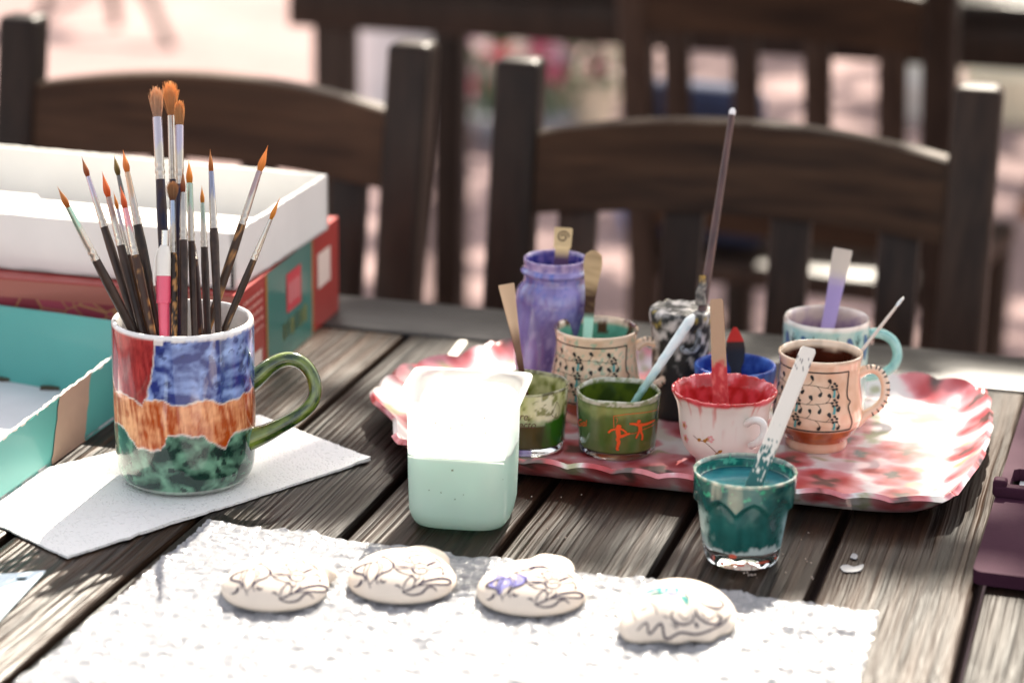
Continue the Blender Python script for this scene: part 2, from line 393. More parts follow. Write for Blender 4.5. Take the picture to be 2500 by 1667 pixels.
chA = copy_tree(chB); chA['label'] = 'dark wooden chair on the left behind the white box and the brushes'
place_chair(chA, D(62, 44, 2.25), D(1008, 112, 2.139))
# farther off: another table with a chair turned away from us
chC = copy_tree(chB); chC['label'] = 'blurred dark chair farther back at the second table, its back towards us'
a = math.radians(-24); pC = D(1945, 210, 3.0)
chC.location = (pC.x, pC.y, 0); chC.rotation_euler = (0, 0, a + math.pi)
tf = thing('second_table', 'blurred dark wooden table farther back behind both chairs', 'table', (0, 0, 0))
P1 = G(2330, 8, .75); tf.location = (P1.x, P1.y, 0); tf.rotation_euler = (0, 0, -YAW)
LF = -1.3
while proj(P1 + EE * LF + DD * .06)[0] < 818: LF += .005
LF -= .06; RF = .9
for k in range(7):
    mb = MB(); mb.box(((LF + RF) / 2 - .02, .05 + k * .1, .735), (RF - LF + .04, .096, .03), bevel=.004); sub(mb, 'plank', PLANK, tf)
mb = MB(); mb.box(((LF + RF) / 2, .03, .69), (RF - LF, .025, .06), bevel=.003); sub(mb, 'apron', POSTW, tf)
for x in (LF + .06, RF - .06):
    for y in (.06, .64):
        mb = MB(); mb.box((x, y, .36), (.055, .055, .72), bevel=.004); sub(mb, 'leg', POSTW, tf)

# bench with brown planks at the right
BROWN = wood_mat('brown bench wood', (.16, .07, .035), (.30, .15, .08), sx=120, sy=8, rough=.5, bump=.2, axis=0)
bn = thing('wooden_bench', 'blurred orange brown plank bench at the right edge', 'bench', (0, 0, 0))
pb = G(2470, 520, .45); bn.location = (pb.x + .42, pb.y, 0); bn.rotation_euler = (0, 0, -YAW)
for k in range(3):
    mb = MB(); mb.box((0, .03 + k * .125, .435), (.8, .11, .03), bevel=.004); sub(mb, 'plank', BROWN, bn)
for x in (-.34, .34):
    mb = MB(); mb.box((x, .16, .21), (.05, .34, .42), bevel=.004); sub(mb, 'leg', BROWN, bn)

# stool legs at the upper left
st = thing('wooden_stool', 'blurred dark stool with splayed legs standing far off at the upper left', 'stool', G(330, 40, 0))
ctr = st.location.copy()
top = ctr + Vector((-.16, .10, .45))
mb = MB(); mb.lathe([(0, 0), (.15, 0), (.16, .012), (.155, .03), (0, .033)], top, 24); mb.build('seat', POSTW, st)
for q in ((285, 68), (418, 118), (105, 30), (240, -40)):
    f_ = G(*q, 0); mb = MB(); mb.tube([top + (f_ - top) * .15 + Vector((0, 0, .04)), f_ + Vector((0, 0, .004))], [.02, .016], 10); mb.build('leg', POSTW, st)

# planters and flowers far behind the chairs
WPOT = M('white glazed planter', (.78, .78, .80), .35, var=.08, vscale=6)
wp = thing('white_planter', 'tall white round planter standing beyond the left chair', 'planter', G(972, 300, 0))
mb = MB(); mb.lathe([(0, 0), (.095, 0), (.1, .01), (.118, .30), (.125, .305), (.125, .325), (.113, .325), (.108, .28), (0, .27)], wp.location, 40); mb.build('pot', WPOT, wp)
mb = MB(); mb.lathe([(0, .288), (.108, .284)], wp.location, 24); mb.build('soil', M('potting soil', (.05, .035, .025), .9), wp)
def flower_pot(px, py, zc_h, label, potcol, cols, n, rad, hgt, pr_=.09):
    base = G(px, py, 0); r = thing('flower_pot', label, 'flower pot', base, 'flower pots far behind the chairs')
    mb = MB(); mb.lathe([(0, 0), (pr_ * .7, 0), (pr_, hgt), (pr_ * 1.1, hgt), (pr_ * 1.1, hgt + .02), (pr_ * .95, hgt + .02), (pr_ * .9, hgt - .02), (0, hgt - .02)], base, 28)
    mb.build('pot', M('pot ' + potcol, C(potcol), .7, var=.1, vscale=10), r)
    rs = random.Random(n); mb = MB()
    for k in range(n * 5):
        d_ = Vector((rs.gauss(0, 1), rs.gauss(0, 1), rs.gauss(.3, .8))).normalized() * rad * rs.uniform(.4, 1); c = base + Vector((0, 0, hgt + rad * .5)) + d_
        if c.z < base.z + hgt: c.z = base.z + hgt + rs.uniform(0, .05)
        a_ = Vector((rs.gauss(0, 1), rs.gauss(0, 1), rs.gauss(0, 1))).normalized(); b_ = a_.orthogonal().normalized() * .012; a_ *= .025
        mb.add([c - a_, c + b_, c + a_, c - b_], [(0, 1, 2, 3)])
    mb.build('foliage', M('flower leaves', (.07, .12, .05), .6, transl=.3), r, smooth=False, flip=False)
    for ci, hx in enumerate(cols):
        for k in range(max(3, n // len(cols))):
            d_ = Vector((rs.gauss(0, 1), rs.gauss(0, 1) - .5, abs(rs.gauss(.3, .8)))).normalized() * rad * rs.uniform(.8, 1.1); c = base + Vector((0, 0, hgt + rad * .5)) + d_
            mb = MB(); m3 = d_.normalized().to_track_quat('Z', 'Y').to_matrix(); s_ = rs.uniform(.02, .034)
            for q in range(5):
                an = q * 2 * math.pi / 5; mb.add([c, c + m3 @ Vector((math.cos(an - .5) * s_ * .7, math.sin(an - .5) * s_ * .7, s_ * .3)), c + m3 @ Vector((math.cos(an) * s_, math.sin(an) * s_, s_ * .25)), c + m3 @ Vector((math.cos(an + .5) * s_ * .7, math.sin(an + .5) * s_ * .7, s_ * .3))], [(0, 1, 2, 3)])
            mb.build('blossom', M('petal ' + hx, C(hx), .6, transl=.3), r, smooth=False, flip=False)
flower_pot(1262, 345, 0, 'pot of pink and red flowers beyond the gap between the chairs', '#8d8f96', ['#c9577a', '#b33a45', '#d9a6c0', '#efe3d8'], 46, .20, .06, .13)
flower_pot(1425, 330, 0, 'cream pot with pale flowers just right of the pink flowers', '#d8ccb4', ['#efe7cf', '#e3c9bd'], 14, .11, .12)
def pot(px, py, label, hexc, r_, h_):
    b_ = G(px, py, 0); t_ = thing('garden_pot', label, 'pot', b_, 'pale pots at the far right')
    mb = MB(); mb.lathe([(0, 0), (r_ * .7, 0), (r_ * .95, h_ * .5), (r_, h_ * .8), (r_ * .8, h_), (r_ * .7, h_), (r_ * .8, h_ * .8), (0, h_ * .3)], b_, 28); mb.build('pot_body', M('clay ' + hexc, C(hexc), .5, var=.1, vscale=8), t_)
    mb = MB(); mb.lathe([(r_ * .8, h_ - .006), (r_ * .88, h_), (r_ * .8, h_ + .008), (r_ * .7, h_)], b_, 28); mb.build('rim', M('clay ' + hexc, C(hexc), .5), t_)
pot(2235, 285, 'pale grey pot on the paving at the far right, left one of two', '#c9c6c0', .10, .13)
pot(2455, 290, 'cream pot on the paving at the far right edge', '#e6dcc0', .12, .16)
pot(1575, 560, 'small blue pot on the paving seen under the arched chair back', '#5a6f9e', .07, .12)
cu_ = thing('blue_cushion', 'dark blue cushion leaning on the blurred chair farther back', 'cushion', pC + Vector((-.10, .10, 0)))
cu_.location.z = .455
mb = MB(); cm_ = Matrix.Rotation(a, 3, 'Z') @ Matrix.Rotation(.18, 3, 'X')
mb.box((0, 0, 0), (.16, .05, .22), cm_, bevel=.024, seg=4); mb.v = [p + cu_.location + Vector((0, 0, .112)) for p in mb.v]
mb.build('cushion_cover', M('navy cloth', (.035, .05, .11), .8, bump=.2, bscale=400), cu_)
# ================================================================ boxes on the left
def height_to(P, ypx):                        # how tall something at P must be to reach that row of the photograph
    lo, hi = 0.0, .4
    for _ in range(40):
        m = (lo + hi) / 2; v = Vector(P) + Vector((0, 0, m)) - O; y = CY - F_PX * v.dot(UP) / v.dot(FW)
        if y > ypx: lo = m
        else: hi = m
    return lo
Z = Vector((0, 0, 1))
WCARD = M('white card', (.74, .72, .68), .7, var=.04, vscale=30)
GREYCARD = M('inside grey card', (.66, .66, .68), .8, var=.07, vscale=25)
def wall(mb, a, b, ha, hb, th, inward, n=1, jag=0, za=0.0):
    """upright card wall from a to b on its outer face, with a torn or clean top edge"""
    a = Vector(a); b = Vector(b); rs = random.Random(int(abs(a.x * 1e4)) + n); inn = inward.normalized() * th; vs = []; fs = []
    for i in range(n + 1):
        u = i / n; p = a.lerp(b, u) + Z * za; h = lerp(ha, hb, u) + (rs.uniform(-1, 1) * jag if 0 < i < n else 0)
        vs += [p, p + Z * h, p + inn + Z * h, p + inn]
    for i in range(n):
        for k in range(4): fs.append((i * 4 + k, i * 4 + (k + 1) % 4, i * 4 + 4 + (k + 1) % 4, i * 4 + 4 + k))
    fs += [(3, 2, 1, 0), tuple(n * 4 + k for k in range(4))]; return mb.add(vs, fs)

# red and teal printed carton
R0 = T(585, 978); R1 = T(827, 757); rdir = (R1 - R0).normalized(); rleft = Vector((-rdir.y, rdir.x, 0)); RH = .0705; RLEN = (R1 - R0).length
rb = thing('printed_carton', 'closed red carton with a teal printed side, lying under the white box', 'box', R0 + rleft * .18 + rdir * RLEN / 2)
m = bpy.data.materials.new('maroon print with gold net'); m.use_nodes = True; n_ = m.node_tree; b_ = n_.nodes['Principled BSDF']; b_.inputs['Roughness'].default_value = .45
tc_ = n_.nodes.new('ShaderNodeTexCoord'); vo = n_.nodes.new('ShaderNodeTexVoronoi'); vo.feature = 'DISTANCE_TO_EDGE'; vo.inputs['Scale'].default_value = 62
vc = n_.nodes.new('ShaderNodeTexVoronoi'); vc.inputs['Scale'].default_value = 62
mp_ = n_.nodes.new('ShaderNodeMapping'); mp_.inputs['Scale'].default_value = (1, 1, 1.3)
n_.links.new(tc_.outputs['Object'], mp_.inputs[0]); n_.links.new(mp_.outputs[0], vo.inputs['Vector']); n_.links.new(mp_.outputs[0], vc.inputs['Vector'])
rp_ = n_.nodes.new('ShaderNodeValToRGB'); rp_.color_ramp.elements[0].position = .02; rp_.color_ramp.elements[0].color = (.36, .17, .07, 1)
rp_.color_ramp.elements[1].position = .05; rp_.color_ramp.elements[1].color = (0, 0, 0, 1)
n_.links.new(vo.outputs['Distance'], rp_.inputs[0])
cr_ = n_.nodes.new('ShaderNodeValToRGB'); cr_.color_ramp.elements[0].color = (.16, .012, .02, 1); cr_.color_ramp.elements[1].color = (.34, .045, .08, 1)
n_.links.new(vc.outputs['Color'], cr_.inputs[0])
mx_ = n_.nodes.new('ShaderNodeMix'); mx_.data_type = 'RGBA'; mx_.blend_type = 'LIGHTEN'; mx_.inputs[0].default_value = .9
n_.links.new(cr_.outputs[0], mx_.inputs[6]); n_.links.new(rp_.outputs[0], mx_.inputs[7]); n_.links.new(mx_.outputs[2], b_.inputs['Base Color'])
MAROON = m
RED = M('red carton print', C('#9c2a24'), .4, coat=.3)
mb = MB(); q = [R0, R1, R1 + rleft * .36, R0 + rleft * .36]; mb.hexa([p + Z * .0005 for p in q], [p + Z * RH for p in q]); mb.build('carton_body', RED, rb, smooth=False)
def on_side(a, h, lift=.0006): return R0 + rdir * (a * RLEN) + Z * (h * RH) - rleft * lift
def side_panel(name, a0, a1, h0, h1, mat, lift=.0006, root=rb):
    mb = MB(); mb.add([on_side(a0, h0, lift), on_side(a1, h0, lift), on_side(a1, h1, lift), on_side(a0, h1, lift)], [(0, 1, 2, 3)])
    mb.build(name, mat, root, smooth=False)
mb = MB(); f0 = R0 - rdir * .0006; mb.add([f0 + Z * .001, f0 + rleft * .36 + Z * .001, f0 + rleft * .36 + Z * RH * .82, f0 + Z * RH * .82], [(0, 1, 2, 3)]); mb.build('front_print', MAROON, rb, smooth=False)
mb = MB(); f0 = R0 - rdir * .0006; mb.add([f0 + Z * RH * .82, f0 + rleft * .36 + Z * RH * .82, f0 + rleft * .36 + Z * RH * .99, f0 + Z * RH * .99], [(0, 1, 2, 3)]); mb.build('top_band', M('rose brown reflection', C('#96584c'), .4), rb, smooth=False)  # reflection along the top of the carton front, put in as a lighter colour
TEAL = M('teal carton print', C('#2f7268'), .35, coat=.4); GOLD = M('gold carton line', C('#b98a4a'), .4); PALE = M('pale carton print', C('#d8c3b8'), .5)
side_panel('teal_panel', .262, .70, .004, .995, TEAL)
side_panel('gold_line', .246, .258, .004, .995, GOLD); side_panel('gold_line', .704, .714, .004, .995, GOLD)
side_panel('white_label', .02, .20, .03, .33, PALE); side_panel('white_label', .765, .90, .42, .78, PALE)
mb = MB(); rs = random.Random(3)
for k in range(5):                            # rows of print too blurred to read in the photograph
    h = .52 + k * .085; a = .04
    while a < .21:
        l = rs.uniform(.012, .03); mb.add([on_side(a, h), on_side(a + l, h), on_side(a + l, h + .035), on_side(a, h + .035)], [(0, 1, 2, 3)]); a += l + .008
mb.build('text_rows', M('pink print rows', C('#c98b80'), .5), rb, smooth=False)
side_panel('red_emblem', .44, .585, .45, .84, M('emblem red', C('#c8414a'), .45), .0009)
emb = [o for o in rb.children if o.name.startswith('red_emblem')][0]
mb = MB()
for k in range(3):
    a = .462 + k * .037; mb.add([on_side(a, .53, .0012), on_side(a + .022, .53, .0012), on_side(a + .022, .74, .0012), on_side(a, .74, .0012)], [(0, 1, 2, 3)])
mb.build('emblem_strokes', M('emblem strokes', C('#dd8a8a'), .5), emb, smooth=False)
mb = MB()
for k in range(6):
    a = .40 + k * .042; h = .20 + .012 * (k % 2); mb.add([on_side(a, h), on_side(a + .032, h), on_side(a + .032, h + .17), on_side(a, h + .17)], [(0, 1, 2, 3)])
mb.build('yellow_strokes', M('yellow print', C('#8f8a3c'), .5), rb, smooth=False)

# white open box on top of it
W0 = T(574, 712, RH); W1 = T(801, 563, RH); wdir = (W1 - W0).normalized(); wleft = Vector((-wdir.y, wdir.x, 0)); WH = .0375; WLEN = (W1 - W0).length
wb = thing('white_box', 'open white cardboard box with torn upper edges, resting on the red carton', 'box', W0 + wleft * .17 + wdir * WLEN / 2)
z1 = .001
W0 += Z * z1; W1 += Z * z1; WL = .36
mb = MB(); q = [W0, W1, W1 + wleft * WL, W0 + wleft * WL]; mb.hexa(q, [p + Z * .002 for p in q]); mb.build('base', WCARD, wb, smooth=False)
mb = MB(); wall(mb, W0 + wleft * WL, W0, WH, WH, .003, wdir, 30, .0002); mb.build('front_wall', WCARD, wb, smooth=False)
mb = MB(); wall(mb, W0, W1, WH, WH + .002, .003, wleft, 60, .0006); mb.build('side_wall', WCARD, wb, smooth=False)
mb = MB(); wall(mb, W1, W1 + wleft * WL, WH + .002, WH + .006, .003, -wdir, 70, .0004); mb.build('back_wall', WCARD, wb, smooth=False)
mb = MB(); wall(mb, W1 + wleft * WL, W0 + wleft * WL, WH, WH, .003, -wleft, 1); mb.build('side_wall', WCARD, wb, smooth=False)
mb = MB(); top = Z * (WH - .0015); rs = random.Random(5); vs = []; fs = []; n = 44
for i in range(n + 1):
    u = i / n; x = .004 + u * .33; d_ = .062 + (.012 if u > .52 else 0) + (.012 if u > .70 else 0) + rs.uniform(-.0005, .0005)
    a = W0 + wleft * x + wdir * .003 + top; b = W0 + wleft * (x + .0) + wdir * d_ + top - Z * .0035; vs += [a, b, b - Z * .0016, a - Z * .0016]
for i in range(n):
    for k in range(4): fs.append((i * 4 + k, i * 4 + (k + 1) % 4, i * 4 + 4 + (k + 1) % 4, i * 4 + 4 + k))
fs += [(3, 2, 1, 0), tuple(n * 4 + k for k in range(4))]
mb.add(vs, fs); mb.build('folded_flap', WCARD, wb, smooth=False)
mb = MB(); a = W0 - wdir * .0004 + wleft * .001; mb.add([a + Z * .001, a + wleft * .0016 + Z * .001, a + wleft * .0016 + Z * .021, a + Z * .021], [(0, 1, 2, 3)]); mb.build('corner_slit', M('dark slit', (.02, .018, .016), .8), wb, smooth=False)

# turquoise open box
TQ = M('turquoise card', C('#4f9d97'), .42, coat=.15, var=.06, vscale=14)
B0 = T(-170, 1349); B1 = T(275, 1030); bd = (B1 - B0).normalized(); Bc = T(323, 995); bl = T(0, 938) - Bc; bl = Vector((bl.x, bl.y, 0)).normalized()
bx = thing('turquoise_box', 'open turquoise box with a torn white edge and a strip of beige tape', 'box', (B0 + Bc) / 2 + bl * .06)
hN0 = height_to(T(0, 1227), 1080); hN1 = height_to(T(275, 1030), 870); hB0 = height_to(T(0, 938), 748); hB1 = height_to(Bc, 795)
inb = Vector((-bd.y, bd.x, 0))
mb = MB(); q = [B0, Bc, Bc + bl * .20, B0 + bl * .20]; mb.hexa([p + Z * .0012 for p in q], [p + Z * .003 for p in q]); mb.build('floor', GREYCARD, bx, smooth=False)
L0 = hN0 + (hN0 - hN1) * .6
mb = MB(); wall(mb, B0 + Z * .0012, Bc, L0 - .001, hN1 - .001, .0022, inb, 60, .0005); mb.build('near_wall', TQ, bx, smooth=False)
nrm = Vector((bl.y, -bl.x, 0)); nrm = nrm if nrm.dot(bd) > 0 else -nrm
mb = MB(); wall(mb, Bc + Z * .0012, Bc + bl * .22, hB1, hB0 + (hB0 - hB1) * 1.2, .0022, nrm, 8, .0002); mb.build('back_wall', TQ, bx, smooth=False)
mb = MB(); a, b = B0 + Z * .0012 + inb * .0011, Bc + inb * .0011; rs = random.Random(11); P = []
for i in range(81):
    u = i / 80; P.append(a.lerp(b, u) + Z * (lerp(L0 - .001, hN1 - .001, u) + rs.uniform(-.0005, .0007)))
mb.tube(P, [rs.uniform(.0007, .0015) for _ in P], 6); mb.build('torn_edge', M('torn card edge', (.72, .66, .6), .9), bx)
mb = MB(); tp = []                            # tape over the near wall
P0, P1_, P2, P3 = T(122, 1135), T(205, 1078), T(228, 1060), None
def near_pt(px, frac): p = T(px, 1227 - .7164 * px); return p - inb * .0005 + Z * (frac * (lerp(hN0, hN1, px / 275)))
vs = []; rs = random.Random(2)
for i in range(13):
    f_ = i / 12; x0 = lerp(124, 150, f_); x1 = lerp(205, 226, f_); top = .02 + .96 * f_
    vs += [near_pt(x0 + rs.uniform(-1.5, 1.5), top), near_pt(x1 + rs.uniform(-1.5, 1.5), top)]
mb.add(vs, [(i * 2, i * 2 + 1, i * 2 + 3, i * 2 + 2) for i in range(12)]); mb.build('beige_tape', M('beige paper tape', C('#a08a78'), .6, var=.06, vscale=60), bx, smooth=False)
mb = MB()
for px in (8, 128): 
    p = T(px, 938 + .178 * px) - nrm * .001 + Z * .0035; mb.box(p, (.014, .003, .004))
mb.build('corner_tab', M('dark card tab', (.06, .05, .03), .8), bx)

# ================================================================ paper towel under the mug
m = bpy.data.materials.new('embossed paper towel'); m.use_nodes = True; n_ = m.node_tree; b_ = n_.nodes['Principled BSDF']; Lk = n_.links.new
b_.inputs['Base Color'].default_value = (.80, .79, .77, 1); b_.inputs['Roughness'].default_value = .95; b_.inputs['Specular IOR Level'].default_value = .1
tc_ = n_.nodes.new('ShaderNodeTexCoord'); wv = n_.nodes.new('ShaderNodeTexNoise'); wv.inputs['Scale'].default_value = 14
vo = n_.nodes.new('ShaderNodeTexVoronoi'); vo.inputs['Scale'].default_value = 400; Lk(tc_.outputs['Object'], wv.inputs['Vector'])
ma = n_.nodes.new('ShaderNodeVectorMath'); ma.operation = 'MULTIPLY_ADD'; ma.inputs[1].default_value = (.03, .03, 0); Lk(wv.outputs['Color'], ma.inputs[0]); Lk(tc_.outputs['Object'], ma.inputs[2])
Lk(ma.outputs[0], vo.inputs['Vector']); fine = n_.nodes.new('ShaderNodeTexNoise'); fine.inputs['Scale'].default_value = 1400; Lk(tc_.outputs['Object'], fine.inputs['Vector'])
r1 = n_.nodes.new('ShaderNodeMapRange'); r1.inputs[1].default_value = .10; r1.inputs[2].default_value = .42; Lk(vo.outputs['Distance'], r1.inputs[0])
a1 = n_.nodes.new('ShaderNodeMath'); a1.operation = 'MULTIPLY_ADD'; a1.inputs[1].default_value = .12; Lk(fine.outputs[0], a1.inputs[0]); Lk(r1.outputs[0], a1.inputs[2])
bu = n_.nodes.new('ShaderNodeBump'); bu.inputs['Strength'].default_value = .8; bu.inputs['Distance'].default_value = .0007; Lk(a1.outputs[0], bu.inputs['Height']); Lk(bu.outputs[0], b_.inputs['Normal'])
qa, qb, qc, qd = T(165, 1366), T(905, 1127), T(632, 1022), T(-160, 1212)
mb = MB(); n, k_ = 70, 50; rs = random.Random(8); top = []
def nap(u, v, layer):
    p = qa.lerp(qb, u).lerp(qd.lerp(qc, u), v)
    if u in (0, 1) or v in (0, 1): p = p + Vector((N3(u * 30, v * 30, 1), N3(u * 30, v * 30, 5), 0)) * .0012
    h = .0008 + .0012 * max(0, FB(p.x * 14, p.y * 14, 3, 2)) + .0006 * sstep(.08, 0, v) + .0014 * sstep(.9, 1, u)
    cup = (Vector((p.x, p.y)) - MUGXY).length
    h = lerp(.0008, h, sstep(.04, .075, cup))
    return Vector((p.x, p.y, TAB + (h + .0006 if layer else max(.0003, h * .4))))
MUGC = T(446, 783, .0975) - Z * .0975; MUGXY = Vector((MUGC.x, MUGC.y))
vs = [nap(i / n, j / k_, True) for j in range(k_ + 1) for i in range(n + 1)]; fs = [(j * (n + 1) + i, j * (n + 1) + i + 1, (j + 1) * (n + 1) + i + 1, (j + 1) * (n + 1) + i) for j in range(k_) for i in range(n)]
bot = [nap(i / n, j / k_, False) for j in range(k_ + 1) for i in range(n + 1)]; o_ = len(vs)
fs2 = [tuple(o_ + x for x in f[::-1]) for f in fs]; edge = []
bd_ = [i for i in range(n)] + [j * (n + 1) + n for j in range(k_)] + [k_ * (n + 1) + n - i for i in range(n)] + [(k_ - j) * (n + 1) for j in range(k_)]
for a, b in zip(bd_, bd_[1:] + bd_[:1]): edge.append((a, a + o_, b + o_, b))
mb.add(vs + bot, fs + fs2 + edge); tw = mb.build('paper_towel', m, angle=80); plane_root(tw, (qa + qc) / 2)
tag(tw, 'white embossed paper towel lying on the table under the painted mug', 'paper towel')

# ================================================================ the painted mug
MH = .0975; MZ = .0022; MC = MUGC + Z * MZ
mug = thing('painted_mug', 'mug painted in red, blue, orange and green patches, holding the brushes', 'mug', MC)
def dens(pts, step):
    out = [pts[0]]
    for a, b in zip(pts, pts[1:]):
        k = max(1, int(math.hypot(b[0] - a[0], b[1] - a[1]) / step))
        out += [(lerp(a[0], b[0], i / k), lerp(a[1], b[1], i / k)) for i in range(1, k + 1)]
    return out
out_p = [(.0001, .0008), (.030, .0), (.0345, .0005), (.0372, .0025), (.0390, .006), (.0402, .011), (.0408, .018), (.0410, .03), (.0411, .06), (.0411, .0945), (.0408, .0962), (.0401, .0972), (.0391, .0975), (.0381, .0970), (.0375, .0955)]
in_p = [(.0372, .09), (.0366, .02), (.034, .010), (.02, .007), (.0001, .0068)]
prof = dens(out_p, .0009); NO = len(prof); prof = prof + dens([out_p[-1]] + in_p, .004)[1:]
gbx = [600, 650, 700, 740, 800, 860, 930, 975, 1060, 1120, 1180, 1240, 1310, 1350, 1400, 1500]
gby = [1000, 1030, 1050, 1110, 1185, 1195, 1200, 1115, 1108, 1120, 1130, 1175, 1195, 1120, 1095, 1095]
tbx = [600, 650, 740, 828, 836, 900, 1000, 1100, 1200, 1290, 1380, 1440, 1500]
tby = [830, 845, 872, 935, 905, 905, 930, 937, 915, 935, 915, 880, 845]
dvy = [400, 560, 650, 720, 800, 870, 940]; dvx = [928, 918, 905, 900, 882, 862, 838]
def mugcol(th, i, r, z):
    white = (.80, .77, .72)
    if i >= NO - 5: return (.78, .76, .73)
    X = 1075 + 421 * math.sin(th); c_ = math.cos(th); Y = lerp(436 + 111 * c_, 1377 + 118 * c_, 1 - z / MH)
    s_ = th * .041; nx = FB(s_ * 160, z * 160, 1.7, 3); ny = FB(s_ * 160 + 9, z * 160, 4.2, 3)
    Xj = X + nx * 12; Yj = Y + ny * 13
    if c_ < 0: Xj = X
    g_ = float(np.interp(Xj, gbx, gby)); t_ = float(np.interp(Xj, tbx, tby)); dv = float(np.interp(Yj, dvy, dvx))
    a1 = FB(s_ * 105 + .8 * FB(s_ * 60, z * 60, 1, 2), z * 125, 7.1, 3); a2 = FB(s_ * 420, z * 420, 2.3, 3); st_ = FB(s_ * 420 + z * 60, z * 60, 5.5, 4)
    cell = noise.voronoi(Vector((s_ * 150 + .3 * a2, z * 150 + .3 * a1, 3.3)))[0][0]; blot = sstep(.36, .30, cell) * (1 if FB(s_ * 70, z * 70, 8, 2) > -.02 else .15)
    if Yj > g_:
        edge = Yj - g_; t = clamp(.36 + 1.1 * a1 + .12 * a2); col = mixc(C('#0e2f26'), C('#6f9d83'), t); col = mixc(col, C('#0b201e'), blot * .85)
        if z < .004: col = mixc(col, white, .3)
    elif Yj > t_:
        edge = min(Yj - t_, g_ - Yj); t = clamp(.36 + .75 * st_ + .6 * a1); col = mixc(C('#a8440f'), C('#eca878'), t)
    elif Xj < dv:
        edge = min(dv - Xj, t_ - Yj); t = clamp(.35 + .6 * st_ + .3 * a1); col = mixc(C('#7c0d12'), C('#c1413d'), t)
    else:
        edge = min(Xj - dv, t_ - Yj); t = clamp(.34 + 1.15 * a1 + .16 * a2); col = mixc(C('#1d2d74'), C('#8ba3d8'), t); col = mixc(col, C('#18245c'), blot * .7)
        edge = min(edge, Yj - (436 + 111 * c_ + 26 + 14 * nx))
    lipd = Y - (436 + 111 * c_)
    w_ = clamp(1 - edge / 9) * .75
    if lipd < 14 + 6 * nx: w_ = 1
    if 905 < X < 960 and lipd < 48: w_ = max(w_, .85)
    return mixc(col, mixc(white, (.5, .3, .2), .15), w_)
GLAZE = M('painted glaze', vcol=True, rough=.22, coat=.9, coat_rough=.03, var=.05, vscale=300)
mb = MB(); mb.lathe(prof, MC, 280, cf=mugcol); mb.build('mug_body', GLAZE, mug, vcol=True, flip=False, angle=70)
def zp(x, y, s, ox, oy): return (ox + x / s, oy + y / s)
HB = [(1462, 808), (1520, 768), (1580, 716), (1650, 676), (1722, 668), (1790, 700), (1838, 765), (1858, 840), (1845, 905), (1795, 970), (1720, 1022), (1640, 1065), (1560, 1105), (1462, 1142)]
HR = [66, 56, 50, 45, 43, 42, 41, 40, 40, 41, 43, 48, 56, 70]
zc = dep(MC + Z * .05)
path = smooth3([D(*zp(x, y, 2.412, 0, 600), zc + .001) for x, y in HB], 6); rad = list(np.interp(np.linspace(0, 13, len(path)), range(14), [h_ / 2.412 * zc / F_PX for h_ in HR]))
def hcol(u, th):
    a = FB(u * 9, math.cos(th) * 1.2, math.sin(th) * 1.2, 4); return mixc(C('#15300d'), C('#7d8f38'), clamp(.32 + .8 * a))
mb = MB(); mb.tube(path, rad, 22, cf=hcol); mb.build('handle', GLAZE, mug, vcol=True, angle=80)

